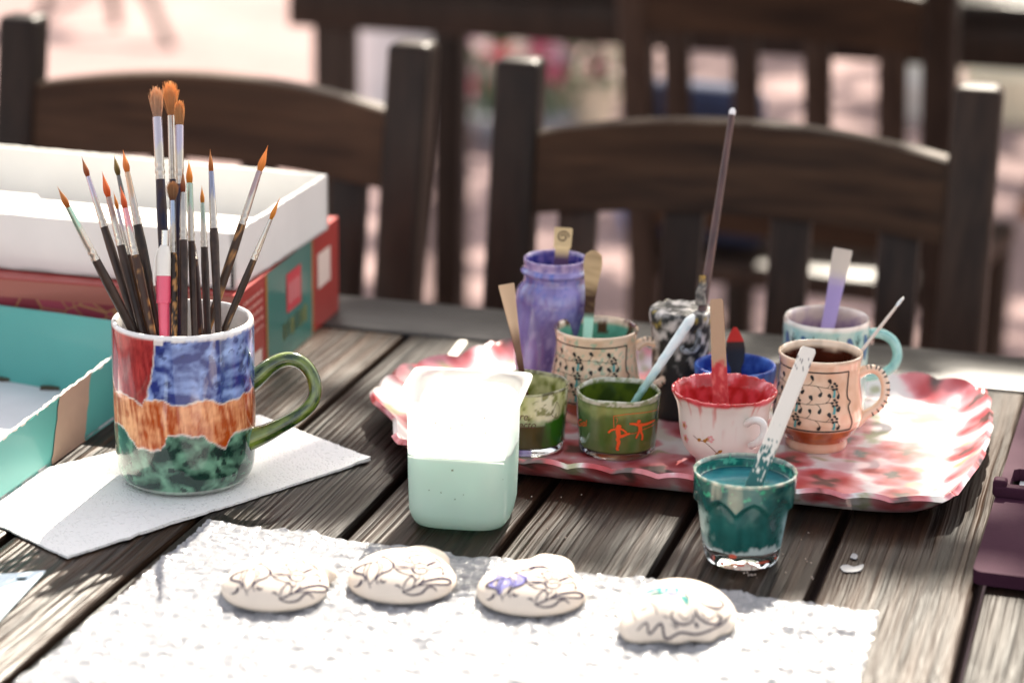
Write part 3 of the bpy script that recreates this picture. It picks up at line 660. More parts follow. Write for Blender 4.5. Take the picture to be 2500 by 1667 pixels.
# ================================================================ brushes standing in the mug
STEEL = M('ferrule metal', vcol=True, rough=.16, metal=.95)
HWOOD = M('painted brush handle', vcol=True, rough=.45, coat=.2, coat_rough=.15, spec=.3)
HAIR = M('brush hair', vcol=True, rough=.6, transl=.55, sss=0)
def zb(x, y): return (x / 2.7506, 330 + y / 2.7506)
zm = dep(MC + Z * .09)
def brush(label, tip, bf, fh, rim, w_h, w_f, w_b, cb, cs, hand='#241813', worn=0, dz=0.0, tipdz=0.0, ragged=0, flatb=1, pointed=True):
    """tip, bristle/ferrule, ferrule/handle and rim crossing as seen; dz = how far behind the mug's axis it crosses the rim"""
    P = D(*rim, zm + dz); Q = D(*tip, zm + tipdz); ax = (Q - P).normalized(); k = mpp(P)
    def at_(px): return P + ax * ((Vector((px[0] - rim[0], px[1] - rim[1])).length) / max(1e-6, Vector((tip[0] - rim[0], tip[1] - rim[1])).length) * (Q - P).length)
    A, B = at_(bf), at_(fh)
    low = P.copy(); l = 0                     # go down inside the mug until wall or floor
    while l < .085:
        nx = P - ax * (l + .002)
        if nx.z < MC.z + .009 or (Vector((nx.x, nx.y)) - MUGXY).length > .0345: break
        l += .002; low = nx
    r = thing('paint_brush', label, 'brush', low, 'paintbrushes standing in the painted mug')
    sd_ = random.Random(len(label) + int(tip[0])); off = sd_.uniform(0, 50); ochre = C('#a87a48')
    def hc(u, th):
        g = FB(u * 16 + off, math.cos(th) * .8 + off, math.sin(th) * .8, 3)
        return mixc(C(hand), ochre, sstep(.15, .3, g + worn - .35) * min(1, worn * 3)) if worn else mixc(C(hand), C('#3a2a22'), clamp(.5 + g))
    n = 40; pts = [low.lerp(B, i / n) for i in range(n + 1)]; L_ = (B - low).length
    rr = [(w_h / 2 * k) * (lerp(.72, 1.04, min(1, i / n * 1.15)) if i < n - 4 else lerp(1.04, .9, (i - n + 4) / 4)) for i in range(n + 1)]
    mb = MB(); mb.tube(pts, rr, 14, cf=hc); mb.build('handle', HWOOD, r, vcol=True)
    n = 26; L_ = (A - B).length; rr = []; w0 = w_h * .96; pts = [B.lerp(A, i / n) for i in range(n + 1)]
    for i in range(n + 1):
        u = i / n; w_ = lerp(w0, w_f, u ** .8)
        if i in (2, 5): w_ *= .90
        if i in (3,): w_ *= 1.06
        rr.append(w_ / 2 * k)
    def fc(u, th): 
        t = sstep(.52, .62, u + .07 * math.sin(3 * th + off) + .08 * N3(u * 8, th, off)); return mixc((.55, .50, .43), C(cs), t * .8)
    mb = MB(); mb.tube(pts, rr, 16, cf=fc); mb.build('ferrule', STEEL if cs is None else M('stained ferrule', vcol=True, rough=.22, metal=.8), r, vcol=True)
    c0 = C(cb); base = mixc(c0, C('#5a3d22'), .22); tipc = mixc(c0, (1, .72, .35), .28)
    n = 18; L_ = (Q - A).length; mb = MB(); pts = [A.lerp(Q, i / n) for i in range(n + 1)]
    if pointed: sh = [w_f * .9 * (1 - u) ** .0 * (1 + .35 * math.sin(min(1, u * 1.6) * math.pi)) * (1 - sstep(.25, 1, u)) + .0 for u in np.linspace(0, 1, n + 1)]
    else: sh = [lerp(w_f * .9, w_b * .62, min(1, u * 1.6)) * (1 if u < .5 else lerp(1, .12, (u - .5) / .5)) for u in np.linspace(0, 1, n + 1)]
    if pointed:
        sh = [lerp(w_f * .88, w_b, math.sin(min(1, u * 3) * math.pi / 2) * .92) * (1 - sstep(.18, 1.06, u) ** 1.0) for u in np.linspace(0, 1, n + 1)]
    cfn = lambda u, th: mixc(base, tipc, sstep(0, .7, u + .1 * math.sin(5 * th)))
    mb.tube(pts, [max(.00008, s_ / 2 * k) for s_ in sh], 14, cf=cfn, flat=None)
    a_ = ax.orthogonal().normalized(); b_ = ax.cross(a_)
    nh = 420 if ragged else 14
    for q in range(nh):                       # loose hairs
        an = sd_.uniform(0, 6.28); rq = sd_.random() ** .5; s0 = lerp(.1, .85, rq) * w_f / 2 * k; s1 = s0 * lerp(1, w_b / w_f, .55) + (sd_.uniform(0, .30) + .5 * sd_.random() ** 5) * ragged * w_b * k * .8
        d_ = a_ * math.cos(an) + b_ * math.sin(an); l_ = (1.0 - .30 * rq ** 2.5) * sd_.uniform(.82, 1.0) + .06 * sd_.random() ** 3 if ragged else sd_.uniform(.7, .95)
        if not ragged: s1 = max(0, (w_b * .5 * k) * (1 - l_) * .9)
        p0 = A + d_ * s0; p1 = A + ax * L_ * l_ * .55 + d_ * lerp(s0, s1, .5) * 1.1; p2 = A + ax * L_ * l_ + d_ * s1
        mb.tube([p0, p1, p2], [.00013, .00012, .00005], 4, cf=cfn)
    mb.build('bristles', HAIR, r, vcol=True, flip=False)
    return r
def BR(label, tip, bf, fh, rim, *a, **k): return brush(label, zb(*tip), zb(*bf), zb(*fh), zb(*rim), *a, **k)
BR('brush leaning farthest left in the mug, amber tip over a mint stained ferrule', (385, 345), (450, 485), (630, 838), (880, 1290), 23, 13, 16, '#b86a1c', '#9cc4b0', dz=-.022, tipdz=-.05)
BR('brush with a long rust red point, second from the left in the mug', (548, 145), (587, 282), (682, 628), (915, 1290), 21, 11, 15, '#a3481c', '#b9afc2', dz=-.012, tipdz=0)
BR('brush with a broad orange tip and brownish ferrule, left of the olive tipped one', (685, 243), (721, 420), (788, 750), (950, 1300), 22, 13, 19, '#d8621c', '#8f6f66', dz=-.02, tipdz=-.012)
BR('thin brush with a small amber tip among the left brushes in the mug', (762, 380), (781, 502), (850, 812), (985, 1310), 14, 8, 10, '#d98a22', '#b0a8b4', hand='#6b4420', dz=-.012, tipdz=0)
BR('brush with a round olive green tip and dark ferrule in the mug', (765, 130), (787, 275), (850, 600), (1010, 1290), 18, 10, 16, '#6b5a1c', '#4c5154', dz=.006, tipdz=.02)
BR('brush with an orange red tip and pink stained ferrule, bare worn handle', (808, 340), (836, 492), (905, 808), (1020, 1320), 22, 13, 16, '#d9541c', '#d98a94', hand='#3a251a', worn=.22, dz=-.024, tipdz=-.02)
BR('brush with a pale peach tip and tan ferrule, black handle, left of the white pen', (826, 100), (861, 252), (915, 612), (1068, 1330), 24, 13, 18, '#e08a3c', '#c9a583', hand='#161210', dz=-.018, tipdz=.0)
def zt(x, y): return (x / 2.6133, y / 2.6133)
BG = lambda label, tip, bf, fh, rim, *a, **k: brush(label, zt(*tip), zt(*bf), zt(*fh), zb(*rim), *a, **k)
BG('tall brush with splayed mauve brown bristles and a navy handle behind the pen', (995, 552), (1014, 752), (1042, 1150), (1125, 1330), 25, 24, 30, '#d6b29c', '#b5aebc', hand='#10163a', dz=.006, tipdz=.022, ragged=.75, pointed=False)
BG('tallest brush, a broad fluffy ginger head in the middle of the mug', (1085, 518), (1083, 742), (1102, 1150), (1190, 1330), 20, 17, 44, '#e6b27c', '#c9c2b8', hand='#10163a', dz=.018, tipdz=.034, ragged=.5, pointed=False)
BG('tall brush with narrow brown bristles and lilac ferrule, right of the tallest one', (1145, 640), (1141, 802), (1136, 1180), (1210, 1330), 21, 21, 26, '#d8a572', '#b3abc0', hand='#10163a', dz=.012, tipdz=.026, ragged=.4, pointed=False)
BR('short brush with a ragged brown head and a worn gilt handle in the mug', (1158, 310), (1184, 442), (1172, 795), (1170, 1345), 19, 12, 30, '#8f6048', '#9fb2cc', hand='#2a2018', worn=.42, dz=-.026, tipdz=-.012, ragged=.7, pointed=False)
BR('brush with a dark red point and grey ferrule right of the ragged brown one', (1228, 225), (1232, 388), (1236, 710), (1237, 1345), 21, 13, 14, '#8f3a18', '#a9a6a2', dz=-.028, tipdz=-.01)
BR('brush with a golden tip and a mint ferrule in the middle of the mug', (1268, 165), (1274, 328), (1290, 720), (1305, 1345), 18, 16, 18, '#e0901e', '#a8c2ae', dz=-.024, tipdz=0)
BR('slim brush with a small golden tip and mint grey ferrule, right of the middle', (1355, 340), (1358, 458), (1384, 758), (1395, 1330), 19, 10, 12, '#d9912a', '#93a899', dz=-.006, tipdz=.012)
BR('brush with a fine orange point over a slate blue ferrule', (1411, 95), (1419, 248), (1433, 635), (1468, 1340), 22, 13, 13, '#b8641c', '#7d86a3', dz=-.022, tipdz=.0)
BR('brush leaning right with a long pale orange head and a worn brown handle', (1800, 68), (1748, 245), (1628, 605), (1398, 1290), 21, 14, 20, '#eba045', '#a3898c', hand='#3a291c', worn=.3, dz=.008, tipdz=.02, pointed=True)
BR('brush leaning farthest right, with a small amber tip and a clear ferrule', (1880, 418), (1816, 562), (1706, 832), (1520, 1275), 18, 9, 13, '#e09a2c', '#b3b1ac', hand='#2a1c14', worn=.12, dz=-.016, tipdz=-.03)
BR('dark brush handle deep among the others, right of the golden tipped brush', (1300, 700), (1301, 760), (1304, 840), (1345, 1320), 17, 10, 8, '#4a3018', '#4a3a30', hand='#2a1512', worn=.1, dz=.004, tipdz=.02)

# white and pink pen
pen = thing('pink_pen', 'white and pink pen with a clip, standing among the brushes in the mug', 'pen', MC + Z * .012)
def pp(x, y, dz=0): return D(*zb(x, y), zm - .024 + dz)
k = mpp(pp(1100, 900)) / 2.7506
mb = MB(); mb.tube([pp(1108, 742), pp(1110, 640)], [27 * k, 27 * k], 18); mb.build('push_button', M('pen steel', (.6, .58, .55), .2, metal=.9), pen)
mb = MB(); mb.tube([pp(1098, 945), pp(1099, 850), pp(1102, 790), pp(1104, 755), pp(1105, 740)], [48 * k, 48 * k, 44 * k, 36 * k, 26 * k], 22); mb.build('white_cap', M('pen white plastic', (.75, .72, .66), .3, coat=.3), pen); capo = pen.children[-1]; capo = [o for o in pen.children if o.name.startswith('white_cap')][0]
mb = MB(); mb.tube([pp(1104, 1370), pp(1102, 1250), pp(1099, 1130), pp(1098, 1128), pp(1098, 946)], [33 * k, 36 * k, 40 * k, 48 * k, 48 * k], 22)
mb.build('pink_barrel', M('pen pink plastic', C('#d8506c'), .3, coat=.4), pen)
mb = MB(); low = pp(1104, 1370); mb.tube([low, low - Z * .045], [33 * k, 12 * k], 16); mb.build('tip_section', M('pen pink plastic', C('#d8506c'), .3), pen)
mb = MB(); mb.tube(smooth3([pp(1070, 765, -.0005), pp(1048, 800, -.001), pp(1036, 880, -.0015), pp(1034, 960, -.0015), pp(1040, 1010, -.001)], 4), 9 * k, 10); mb.build('clip', M('pen white plastic', (.75, .72, .66), .3), capo)
mb = MB(); mb.tube([pp(1062, 1068, 0), pp(1062, 1110, 0)], 16 * k, 12); mb.build('clip_foot', M('black plastic', (.015, .015, .016), .3), pen)
# ================================================================ the poppy tray
TE0, TD0, THX, THY = -.271, 1.4165, .169, .119
def ed(e_, d_, h=0): return EE * e_ + DD * d_ + Z * (TAB + h)
rs = random.Random(21); POP = []
tries = 0
while len(POP) < 62 and tries < 4000:
    tries += 1; q = (rs.uniform(-.21, .21), rs.uniform(-.135, .135), rs.uniform(.014, .030))
    if all(math.hypot(q[0] - p[0], q[1] - p[1]) > (q[2] + p[2]) * .80 for p in POP): POP.append(q)
def traycol(x, y, s_):
    n1 = FB(x * 25, y * 25, s_, 4); n2 = FB(x * 70, y * 70, s_ + 3, 3)
    col = mixc((.72, .67, .66), (.62, .42, .44), sstep(-.05, .55, n1)); col = mixc(col, (.60, .52, .40), sstep(.12, .5, -n1) * .6)
    col = mixc(col, C('#8a8a4c'), sstep(.16, .34, FB(x * 45 + 7, y * 45, s_ + 9, 3)) * .7)
    for (px, py, pr_) in POP:
        d_ = math.hypot(x - px, y - py) / pr_
        if d_ < 1.25:
            an = math.atan2(y - py, x - px); e_ = d_ + .10 * math.sin(an * 4 + px * 90) + .25 * n2
            k_ = sstep(1.04, .90, e_)
            red = mixc(C('#ab3c40'), C('#d2868a'), clamp(.35 + .5 * math.sin(an * 4 + px * 90 + 1) * .6 + .6 * n2)); red = mixc(red, C('#d99aa2'), sstep(.6, 1.0, e_) * .8)
            red = mixc(red, (.07, .07, .06), sstep(.42, .22, e_) * .9); col = mixc(col, red, k_)
    return col
def outline(ph, inset, scal):
    c_, s_ = math.cos(ph), math.sin(ph); n = 9.0
    r = 1 / ((abs(c_) / (THX - inset)) ** n + (abs(s_) / (THY - inset)) ** n) ** (1 / n); x, y = r * c_, r * s_
    lobe = math.exp(-(y / .062) ** 4) * sstep(.8, 1, abs(x) / THX) * (.036 if x < 0 else .006); x += math.copysign(lobe * (1 if inset < .02 else max(0, 1 - (inset - .02) / .03)), x)
    per = 26; u = ph / (2 * math.pi) * per
    arc = abs(math.sin(math.pi * arcpos(x, y) / .027)) ** .8
    return x * (1 + scal * .008 * arc), y * (1 + scal * .012 * arc), arc
def arcpos(x, y): return x if abs(y) / THY > abs(x) / (THX + .02) else y + .013
mb = MB(); NA = 460; vs = []; cs = []; fs = []; levels = []
for i in range(60): levels.append((1 - (1 - i / 59) ** 1.0, 0, .0035, 0))
for i in range(1, 13):
    t = i / 12; levels.append((1, t, .0035 + .0145 * t ** 1.5, t))
for i in range(1, 5):
    levels.append((1, 1 + i * .02, .018 - .0022 * (i / 4), 1))
for i in range(1, 9):
    t = 1 - i / 8; levels.append((1, t * .98 + .05, .0002 + .0135 * t ** 1.5 + .0008, t))
levels.append((.5, 0, .0003, 0)); levels.append((.01, 0, .0003, 0))
for li, (ft, wt, h, sc) in enumerate(levels):
    for k in range(NA):
        ph = 2 * math.pi * (k + .5) / NA; inset = .017 * (1 - min(1.0, wt)) - max(0, wt - 1) * .03
        x, y, arc = outline(ph, inset, sc if sc else 0); fx = max(.001, ft) if ft < 1 else 1
        x *= fx; y *= fx; hh = h + (sc ** 3) * (.0030 * arc - .0022)
        vs.append(ed(TE0 + x, TD0 + y, hh)); cs.append(traycol(x, y, 0 if li < 78 else 4))
for li in range(len(levels) - 1):
    for k in range(NA):
        k2 = (k + 1) % NA; fs.append((li * NA + k, li * NA + k2, (li + 1) * NA + k2, (li + 1) * NA + k))
mb.add(vs, fs, cs)
tr_m = M('glossy poppy print', vcol=True, rough=.28, coat=.6, coat_rough=.08, bump=.15, bscale=60)
tray = mb.build('poppy_tray', tr_m, vcol=True, flip=False, angle=80); plane_root(tray, ed(TE0, TD0, 0))
tag(tray, 'white tray with red poppy print and scalloped rim carrying the paint cups', 'tray')
TZ = .0036                                    # cups on the tray stand this high above the table

def cupspot(px, py, H, z0): 
    P = T(px, py, H + z0) - Z * H; return P
CER = M('cup glaze', vcol=True, rough=.2, coat=.8, coat_rough=.04)
MATTE = M('dried paint', vcol=True, rough=.55, bump=.25, bscale=500)
CLEAR = M('clear glass', (.92, .97, .96), .03, trans=1, ior=1.47)
BLACKP = M('black underglaze', (.012, .014, .014), .35); TURQP = M('turquoise underglaze', C('#4f9a9a'), .35)

# ---------------------------------------------------------------- the two cream mugs with black vines
def vine_mug(label, px, py, inside, turn, HH=.060, rim_stain=None, hpath=None, hs=2.24, hox=1500, hoy=550, hr=25, sc=1.0):
    c = cupspot(px, py, HH, TZ); r = thing('vine_mug', label, 'mug', c, 'cream mugs with black vines')
    out = [(.0001, .0012), (.012, .0012), (.0165, .0006), (.0183, .0001), (.0190, .0012), (.0192, .0035), (.0188, .0055), (.0205, .0075), (.0238, .0112), (.0264, .0155), (.0276, .0205), (.0274, .027), (.0263, .0335), (.0251, .041), (.0245, .048), (.0246, .053), (.0252, .057), (.0258, .0592), (.0256, .0600), (.0248, .0602), (.0240, .0597), (.0232, .057)]
    inn = [(.0225, .048), (.0235, .036), (.0245, .022), (.020, .013), (.0001, .012)]
    out = [(a * sc, b) for a, b in out]; inn = [(a * sc, b) for a, b in inn]
    pr0 = dens(out, .0012); no = len(pr0); pr1 = pr0 + dens([out[-1]] + inn, .002)[1:]
    cream, ora = C('#e2c6aa'), C('#b05c22'); ins = C(inside)
    def cf(th, i, rr, z):
        n_ = FB(th * 3, z * 90, px * .1, 3)
        if i >= no - 6: 
            t = sstep(.0585, .054, z + .002 * n_); col = mixc(cream, ins, t) if i >= no else mixc(cream, ins, .0)
            col = mixc(col, tuple(q * (.75 + .5 * clamp(.5 + n_)) for q in col), .6)
            if rim_stain and z > .050: col = mixc(col, C(rim_stain), sstep(.05, .3, FB(th * 2.2 + 1, z * 60, 3, 3)))
            return col
        if z < .0058: return mixc(C('#d9a98c'), cream, clamp(.4 + n_))
        if z < .0158: return mixc(ora, C('#8f4415'), clamp(.5 + n_ * 1.2))
        col = mixc(cream, C('#d3ae8e'), clamp(.3 + .8 * n_))
        if rim_stain and FB(th * 9, z * 300, 6, 2) > .36: col = mixc(col, C('#7db59c'), .7)
        return col
    mb = MB(); mb.lathe(pr1, c, 120, cf=cf); mb.build('mug_body', CER, r, vcol=True, flip=False, angle=70)
    zr = [(z, q) for q, z in pr0[:no - 8] if z > .006]; zr = sorted(zr); S = Surf(c, zr)
    bl = MB(); tq = MB(); fr = MB(); rs = random.Random(int(px))
    A0, A1 = math.radians(-78 + turn), math.radians(48 + turn)
    fr_z0, fr_z1 = .0168, .0535
    mid = (fr_z0 + fr_z1) / 2 + .001
    S.ribbon(fr, [(A0 - .9, .0172), (A0, .0170), (0, .0170), (A1, .0172)], .0010); S.ribbon(fr, [(A0 - .9, .0535), (A0, .0535), (0, .0535), (A1 - .06, .0535)], .0009)
    S.ribbon(fr, [(A1 - .06, .0535), (A1 - .07, .047), (A1 - .10, .041), (A1 - .09, .037), (A1 - .02, .0345), (A1 - .09, .032), (A1 - .05, .027), (A1 + .02, .022), (A1, .0172)], .0009)
    S.ribbon(fr, [(A0, .0535), (A0 - .02, .045), (A0 + .05, .035), (A0 - .02, .025), (A0, .0172)], .0009)
    step = math.radians(12.5)
    for zi in (.0245, .0345, .0445):
        n = int((A1 - A0 - .25) / step); path = [(A0 + .08 + i * step, zi + .0009 * math.sin(i * 1.1 + zi * 900)) for i in range(n + 1)]; S.ribbon(bl, path, .00028)
        for i, (th, z) in enumerate(path):
            for s_ in (1, -1):
                if (i + (s_ > 0)) % 2: continue
                h_ = .0042 + rs.uniform(-.0004, .0006)
                S.ribbon(bl, [(th - .07, z), (th - .01, z + s_ * h_ * .25), (th + .03, z + s_ * h_ * .7), (th + .02, z + s_ * h_)], .00030)
                S.blob(bl, th + .02, z + s_ * h_, rs.uniform(.0015, .0020), rs.uniform(.0009, .0012), rot=-s_ * 1.0 + rs.uniform(-.3, .3), tear=.5, lift=.00035)
        for cc in (math.radians(22 + turn), math.radians(-28 + turn)):
            S.ribbon(tq, [(cc - .02, zi - .0062), (cc, zi - .0040), (cc + .0, zi - .0014)], lambda u: .0018 - .0006 * u, lift=.0004)
            for dx, dz_ in ((-.06, .0006), (.05, .0010), (0, .0024), (-.03, -.0012), (.05, -.001)): S.blob(bl, cc + dx, zi + dz_, .0010, .0008, lift=.00045)
    bl.build('painted_vines', BLACKP, r, flip=False); tq.build('turquoise_petals', TURQP, r, flip=False); fr.build('black_frame', BLACKP, r, flip=False)
    if hpath:
        zc = dep(c + Z * .03) - .001; P = smooth3([D(hox + x / hs, hoy + y / hs, zc) for x, y in hpath], 8); k = zc / F_PX / hs; m_ = len(P)
        cen = sum((p for p in P), Vector()) / m_
        def hcf(u, th): return cream
        mb = MB(); mb.tube(P, [hr * k * lerp(1.15, .95, math.sin(math.pi * i / (m_ - 1))) for i in range(m_)], 16, cf=hcf); ho = mb.build('handle', CER, r, vcol=True, angle=80)
        st_ = MB()
        for q in range(13):                   # black dashes over the outside of the handle
            i = int(m_ * (.12 + .055 * q + .02)); i = min(i, m_ - 2); t = (P[i + 1] - P[i]).normalized(); o_ = P[i] - cen; o_ = (o_ - t * o_.dot(t)).normalized(); b_ = t.cross(o_); rr = hr * k * 1.06
            rib = []
            for s_ in np.linspace(-.3, 1.55, 7):
                dr = (o_ * math.cos(s_) + b_ * math.sin(s_) * (1 if b_.dot(O - P[i]) > 0 else -1)) * rr; ww = .00085 * (1 - .45 * abs(s_)); rib += [P[i] + dr - t * ww, P[i] + dr + t * ww]
            st_.add(rib, [(2 * j, 2 * j + 1, 2 * j + 3, 2 * j + 2) for j in range(6)])
        st_.build('handle_dashes', BLACKP, ho, flip=False)
    return c
bmC = vine_mug('cream mug with black vines, brown inside, a thin needle tool leaning out of it', 2004, 857, '#4a2013', 0,
    hpath=[(1325, 818), (1375, 790), (1425, 788), (1462, 818), (1482, 880), (1472, 950), (1430, 1002), (1375, 1035), (1320, 1085)])
mmC = vine_mug('cream mug with black vines, mint green inside, in the left middle of the tray', 1456, 798, '#6fb39a', 4, rim_stain='#5a2f1a', sc=1.035,
    hpath=[(1020, 740), (1065, 705), (1115, 695), (1175, 720), (1222, 785), (1238, 860), (1225, 930), (1180, 975), (1110, 1000), (1030, 1040)], hs=2.75, hox=1180, hoy=580, hr=30)

# ---------------------------------------------------------------- pale turquoise mug behind
tqC = cupspot(2019, 773, .062, TZ); r = thing('turquoise_mug', 'pale turquoise mug with purple inside and plain round handle, behind the brown lined mug', 'mug', tqC)
k = mpp(tqC + Z * .062); R_ = 105 * k
out = [(.0001, .001), (R_ * .8, .0), (R_ * .93, .001), (R_ * .985, .004), (R_, .010), (R_, .058), (R_ * .995, .0606), (R_ * .97, .062), (R_ * .93, .0615), (R_ * .905, .059)]; pr0 = dens(out, .002); no = len(pr0)
pr1 = pr0 + dens([out[-1], (R_ * .89, .05), (R_ * .87, .012), (.0001, .010)], .0022)[1:]
def cf(th, i, rr, z):
    n_ = FB(th * 3, z * 120, 2, 4)
    if i >= no - 2:
        return mixc(C('#d8c4b8'), C('#7a5a92'), clamp(sstep(.060, .046, z) * .75 + n_ * .6))
    if z > .0585: return mixc(C('#e6e2d8'), C('#bfae9e'), clamp(n_))
    return mixc(C('#b9d6cd'), C('#8fc3be'), clamp(.4 + n_ * 1.4))
mb = MB(); mb.lathe(pr1, tqC, 100, cf=cf); mb.build('mug_body', CER, r, vcol=True, flip=False, angle=70)
S = Surf(tqC, [(0, R_), (.07, R_)]); mb = MB(); m2 = MB()
for i in range(9):
    th = -2.2 + i * .55; S.ribbon(mb, [(th, .055), (th + .05, .048), (th + .02, .038)], lambda u: .0052 * math.sin(math.pi * clamp(u * .9 + .08)) ** .8)
    S.ribbon(m2, [(th + .27, .056), (th + .26, .049), (th + .27, .040)], .0005); S.ribbon(m2, [(th + .19, .053), (th + .26, .050)], .0006); S.ribbon(m2, [(th + .35, .0535), (th + .27, .050)], .0006)
mb.build('blue_leaves', M('slate blue underglaze', C('#3f678f'), .35), r, flip=False); m2.build('dark_twigs', M('dark green underglaze', (.02, .05, .045), .35), r, flip=False)
zc = dep(tqC + Z * .03); P = smooth3([D(1500 + x / 2.24, 550 + y / 2.24, zc) for x, y in [(1378, 600), (1420, 588), (1475, 598), (1525, 635), (1548, 700), (1530, 765), (1480, 805), (1420, 822), (1370, 828)]], 6)
mb = MB(); mb.tube(P, 27 / 2.24 * zc / F_PX, 16, cf=lambda u, th: mixc(C('#9ccfc8'), C('#6fb0ab'), clamp(.5 + FB(u * 8, th, 3, 3)))); mb.build('handle', CER, r, vcol=True, angle=80)

# ---------------------------------------------------------------- glasses
def soft(c, r_): return [(a * r_, b) for a, b in c]
def shot_glass(label, px, py, rimpx, H, base_r, zclear, colf, inf, name='paint_glass', fill=.5, group=None, mat=None):
    c = cupspot(px, py, H, TZ); r = thing(name, label, 'glass', c, group); R_ = rimpx * mpp(c + Z * H)
    rz = lambda z: lerp(base_r, R_, (z / H) ** .8)
    out = [(.0001, zclear), (rz(zclear) - .0006, zclear)] + [(rz(z), z) for z in np.linspace(zclear + .0006, H - .0012, 40)] + [(R_ * .995, H - .0004), (R_ * .975, H), (R_ * .95, H - .0003), (R_ * .935, H - .0015)]
    no = len(out); inn = [(rz(z) - .0019, z) for z in np.linspace(H - .003, H * fill, 14)] + [(.0001, H * fill)]
    wob = lambda th, i, rr, z: (rr, z + (.0004 * math.sin(th * 5 + px) if i > no - 6 and i < no else 0))
    def cf(th, i, rr, z): return inf(th, z) if i >= no else colf(th, z)
    mb = MB(); mb.lathe(out + inn, c, 110, cf=cf, rf=wob); mb.build('painted_body', mat or CER, r, vcol=True, flip=False, angle=60)
    mb = MB(); b = base_r; mb.lathe([(.0001, .0004), (b * .9, .0), (b * .97, .0008), (b, .0025), (rz(zclear), zclear - .0001), (.0001, zclear - .0001)], c, 80); mb.build('clear_base', CLEAR, r, angle=60)
    return c, r, Surf(c, [(z, rz(z)) for z in np.linspace(zclear, H, 12)]), rz
GH = .0385
def gcol(th, z):
    n_ = FB(th * 2.2, z * 40, 3, 4); n2 = FB(th * 5, z * 160, 9, 3)
    col = mixc(C('#3f5f16'), C('#54642c'), clamp(.5 + n_)); col = mixc(col, C('#86934f'), sstep(.026, .031, z + .003 * n_) * sstep(.036, .033, z) * .9)
    col = mixc(col, C('#5d7a62'), sstep(-.2, -1.2, th) * .5)
    if z > GH - .0032: col = mixc(col, C('#c9c6b4') if n2 > -.1 else C('#8a8f6a'), .85)
    return mixc(col, C('#2f4a12'), clamp(n2 * .5))
gC, gR, gS, grz = shot_glass('small green paint glass with orange ball players printed on it, a pale stick inside', 1510, 950, 103.5, GH, .0232, .0048, gcol,
    lambda th, z: mixc(C('#56681e'), C('#35461a'), clamp(.5 + FB(th * 2, z * 90, 1, 3) * 1.4)), name='green_glass', fill=.48)
def g4(x, y):                                 # a place seen on the glass -> angle and height on it
    h = .5; 
    for _ in range(4):
        th = math.asin(clamp((x - 907) / lerp(258, 287, h), -1, 1)); c_ = math.cos(th); h = clamp(1 - (y - 1020 - 85 * c_) / 385)
    return th, .0003 + h * GH
OR = M('orange print', C('#e2541c'), .4); mb = MB()
rib = lambda pts, w_: gS.ribbon(mb, [g4(*p) for p in pts], (lambda u: w_(u) * mpp(gC) / 2.75) if callable(w_) else w_ * mpp(gC) / 2.75, .0004)
q_ = mpp(gC) / 2.75
gS.blob(mb, *g4(916, 1262), 17 * q_, 15 * q_, lift=.0004)
rib([(912, 1268), (912, 1290), (916, 1318), (918, 1335)], lambda u: (34 - 8 * u) * 1.0)
rib([(895, 1280), (870, 1285), (848, 1304)], 13); rib([(925, 1275), (945, 1283), (968, 1300)], 12)
rib([(912, 1330), (940, 1322), (965, 1312), (990, 1304)], lambda u: 24 - 12 * u)
rib([(908, 1335), (918, 1362), (912, 1390), (908, 1410)], lambda u: 26 - 10 * u); rib([(904, 1412), (922, 1412)], 10)
gS.blob(mb, *g4(1046, 1226), 15 * q_, 13 * q_, lift=.0004)
rib([(985, 1242), (1015, 1242), (1050, 1248), (1090, 1242), (1125, 1228), (1152, 1212)], lambda u: 10 + 10 * math.sin(math.pi * u))
rib([(1052, 1240), (1056, 1265), (1056, 1292)], 30); rib([(1050, 1290), (1040, 1312), (1030, 1334)], 14); rib([(1060, 1290), (1072, 1315), (1070, 1345)], 15)
rib([(955, 1300), (1010, 1304), (1070, 1278), (1150, 1238)], 3.5); rib([(880, 1196), (960, 1182), (1060, 1170), (1165, 1146)], 3.5); rib([(880, 1196), (884, 1270)], 3.5); rib([(893, 1205), (905, 1215), (900, 1240)], 2.5)
mb.build('ball_players_print', OR, gR, flip=False)
tv, tf_ = text_polys('Gol'); xs = [v[0] for v in tv]; W_ = max(xs) - min(xs)
mb = MB(); mb.add([gS.p(*g4(646 + (v[0] - min(xs)) / W_ * 58, 1264 + 4 * (v[0] / W_) - v[1] * 62), .0004) for v in tv], tf_); mb.build('printed_word', OR, gR, flip=False)

LH = .041
def lcol(th, z):
    n_ = FB(th * 2.5, z * 45, 13, 4); n2 = FB(th * 6, z * 190, 4, 3)
    up = mixc(C('#c9cc8a'), C('#f0efd0'), clamp(.5 + n_ * 1.3)); up = mixc(up, C('#6f7a2a'), sstep(.12, .3, n2) * .8)
    lo = mixc(C('#3c3a16'), C('#4a4a20'), clamp(.5 + n_)); lo = mixc(lo, C('#2f6a12'), sstep(.35, .6, th + .3 * n_))
    mid = C('#9fb38a'); lvl = .0205 + .009 * sstep(.45, .6, th) 
    col = mixc(lo, mid, sstep(lvl - .0006, lvl + .0006, z)); col = mixc(col, up, sstep(.022, .0265, z + .004 * n_))
    if z > LH - .002: col = mixc(C('#b9b58e'), C('#5c5a34'), clamp(.5 + n2 * 2))
    return col
lC, lR, lS, lrz = shot_glass('small glass half full of olive green paint, yellow stained above, behind the white cup', 1286, 932, 102.5, LH, .0232, .0052, lcol,
    lambda th, z: mixc(C('#dcd9a6'), C('#7a8236'), clamp(.35 + FB(th * 3, z * 80, 21, 4) * 1.8)), name='lime_glass', fill=.42, mat=M('stained glass wall', vcol=True, rough=.15, coat=.7, transl=.25))
BRT = M('brown print', C('#4a2418'), .4); mb = MB()
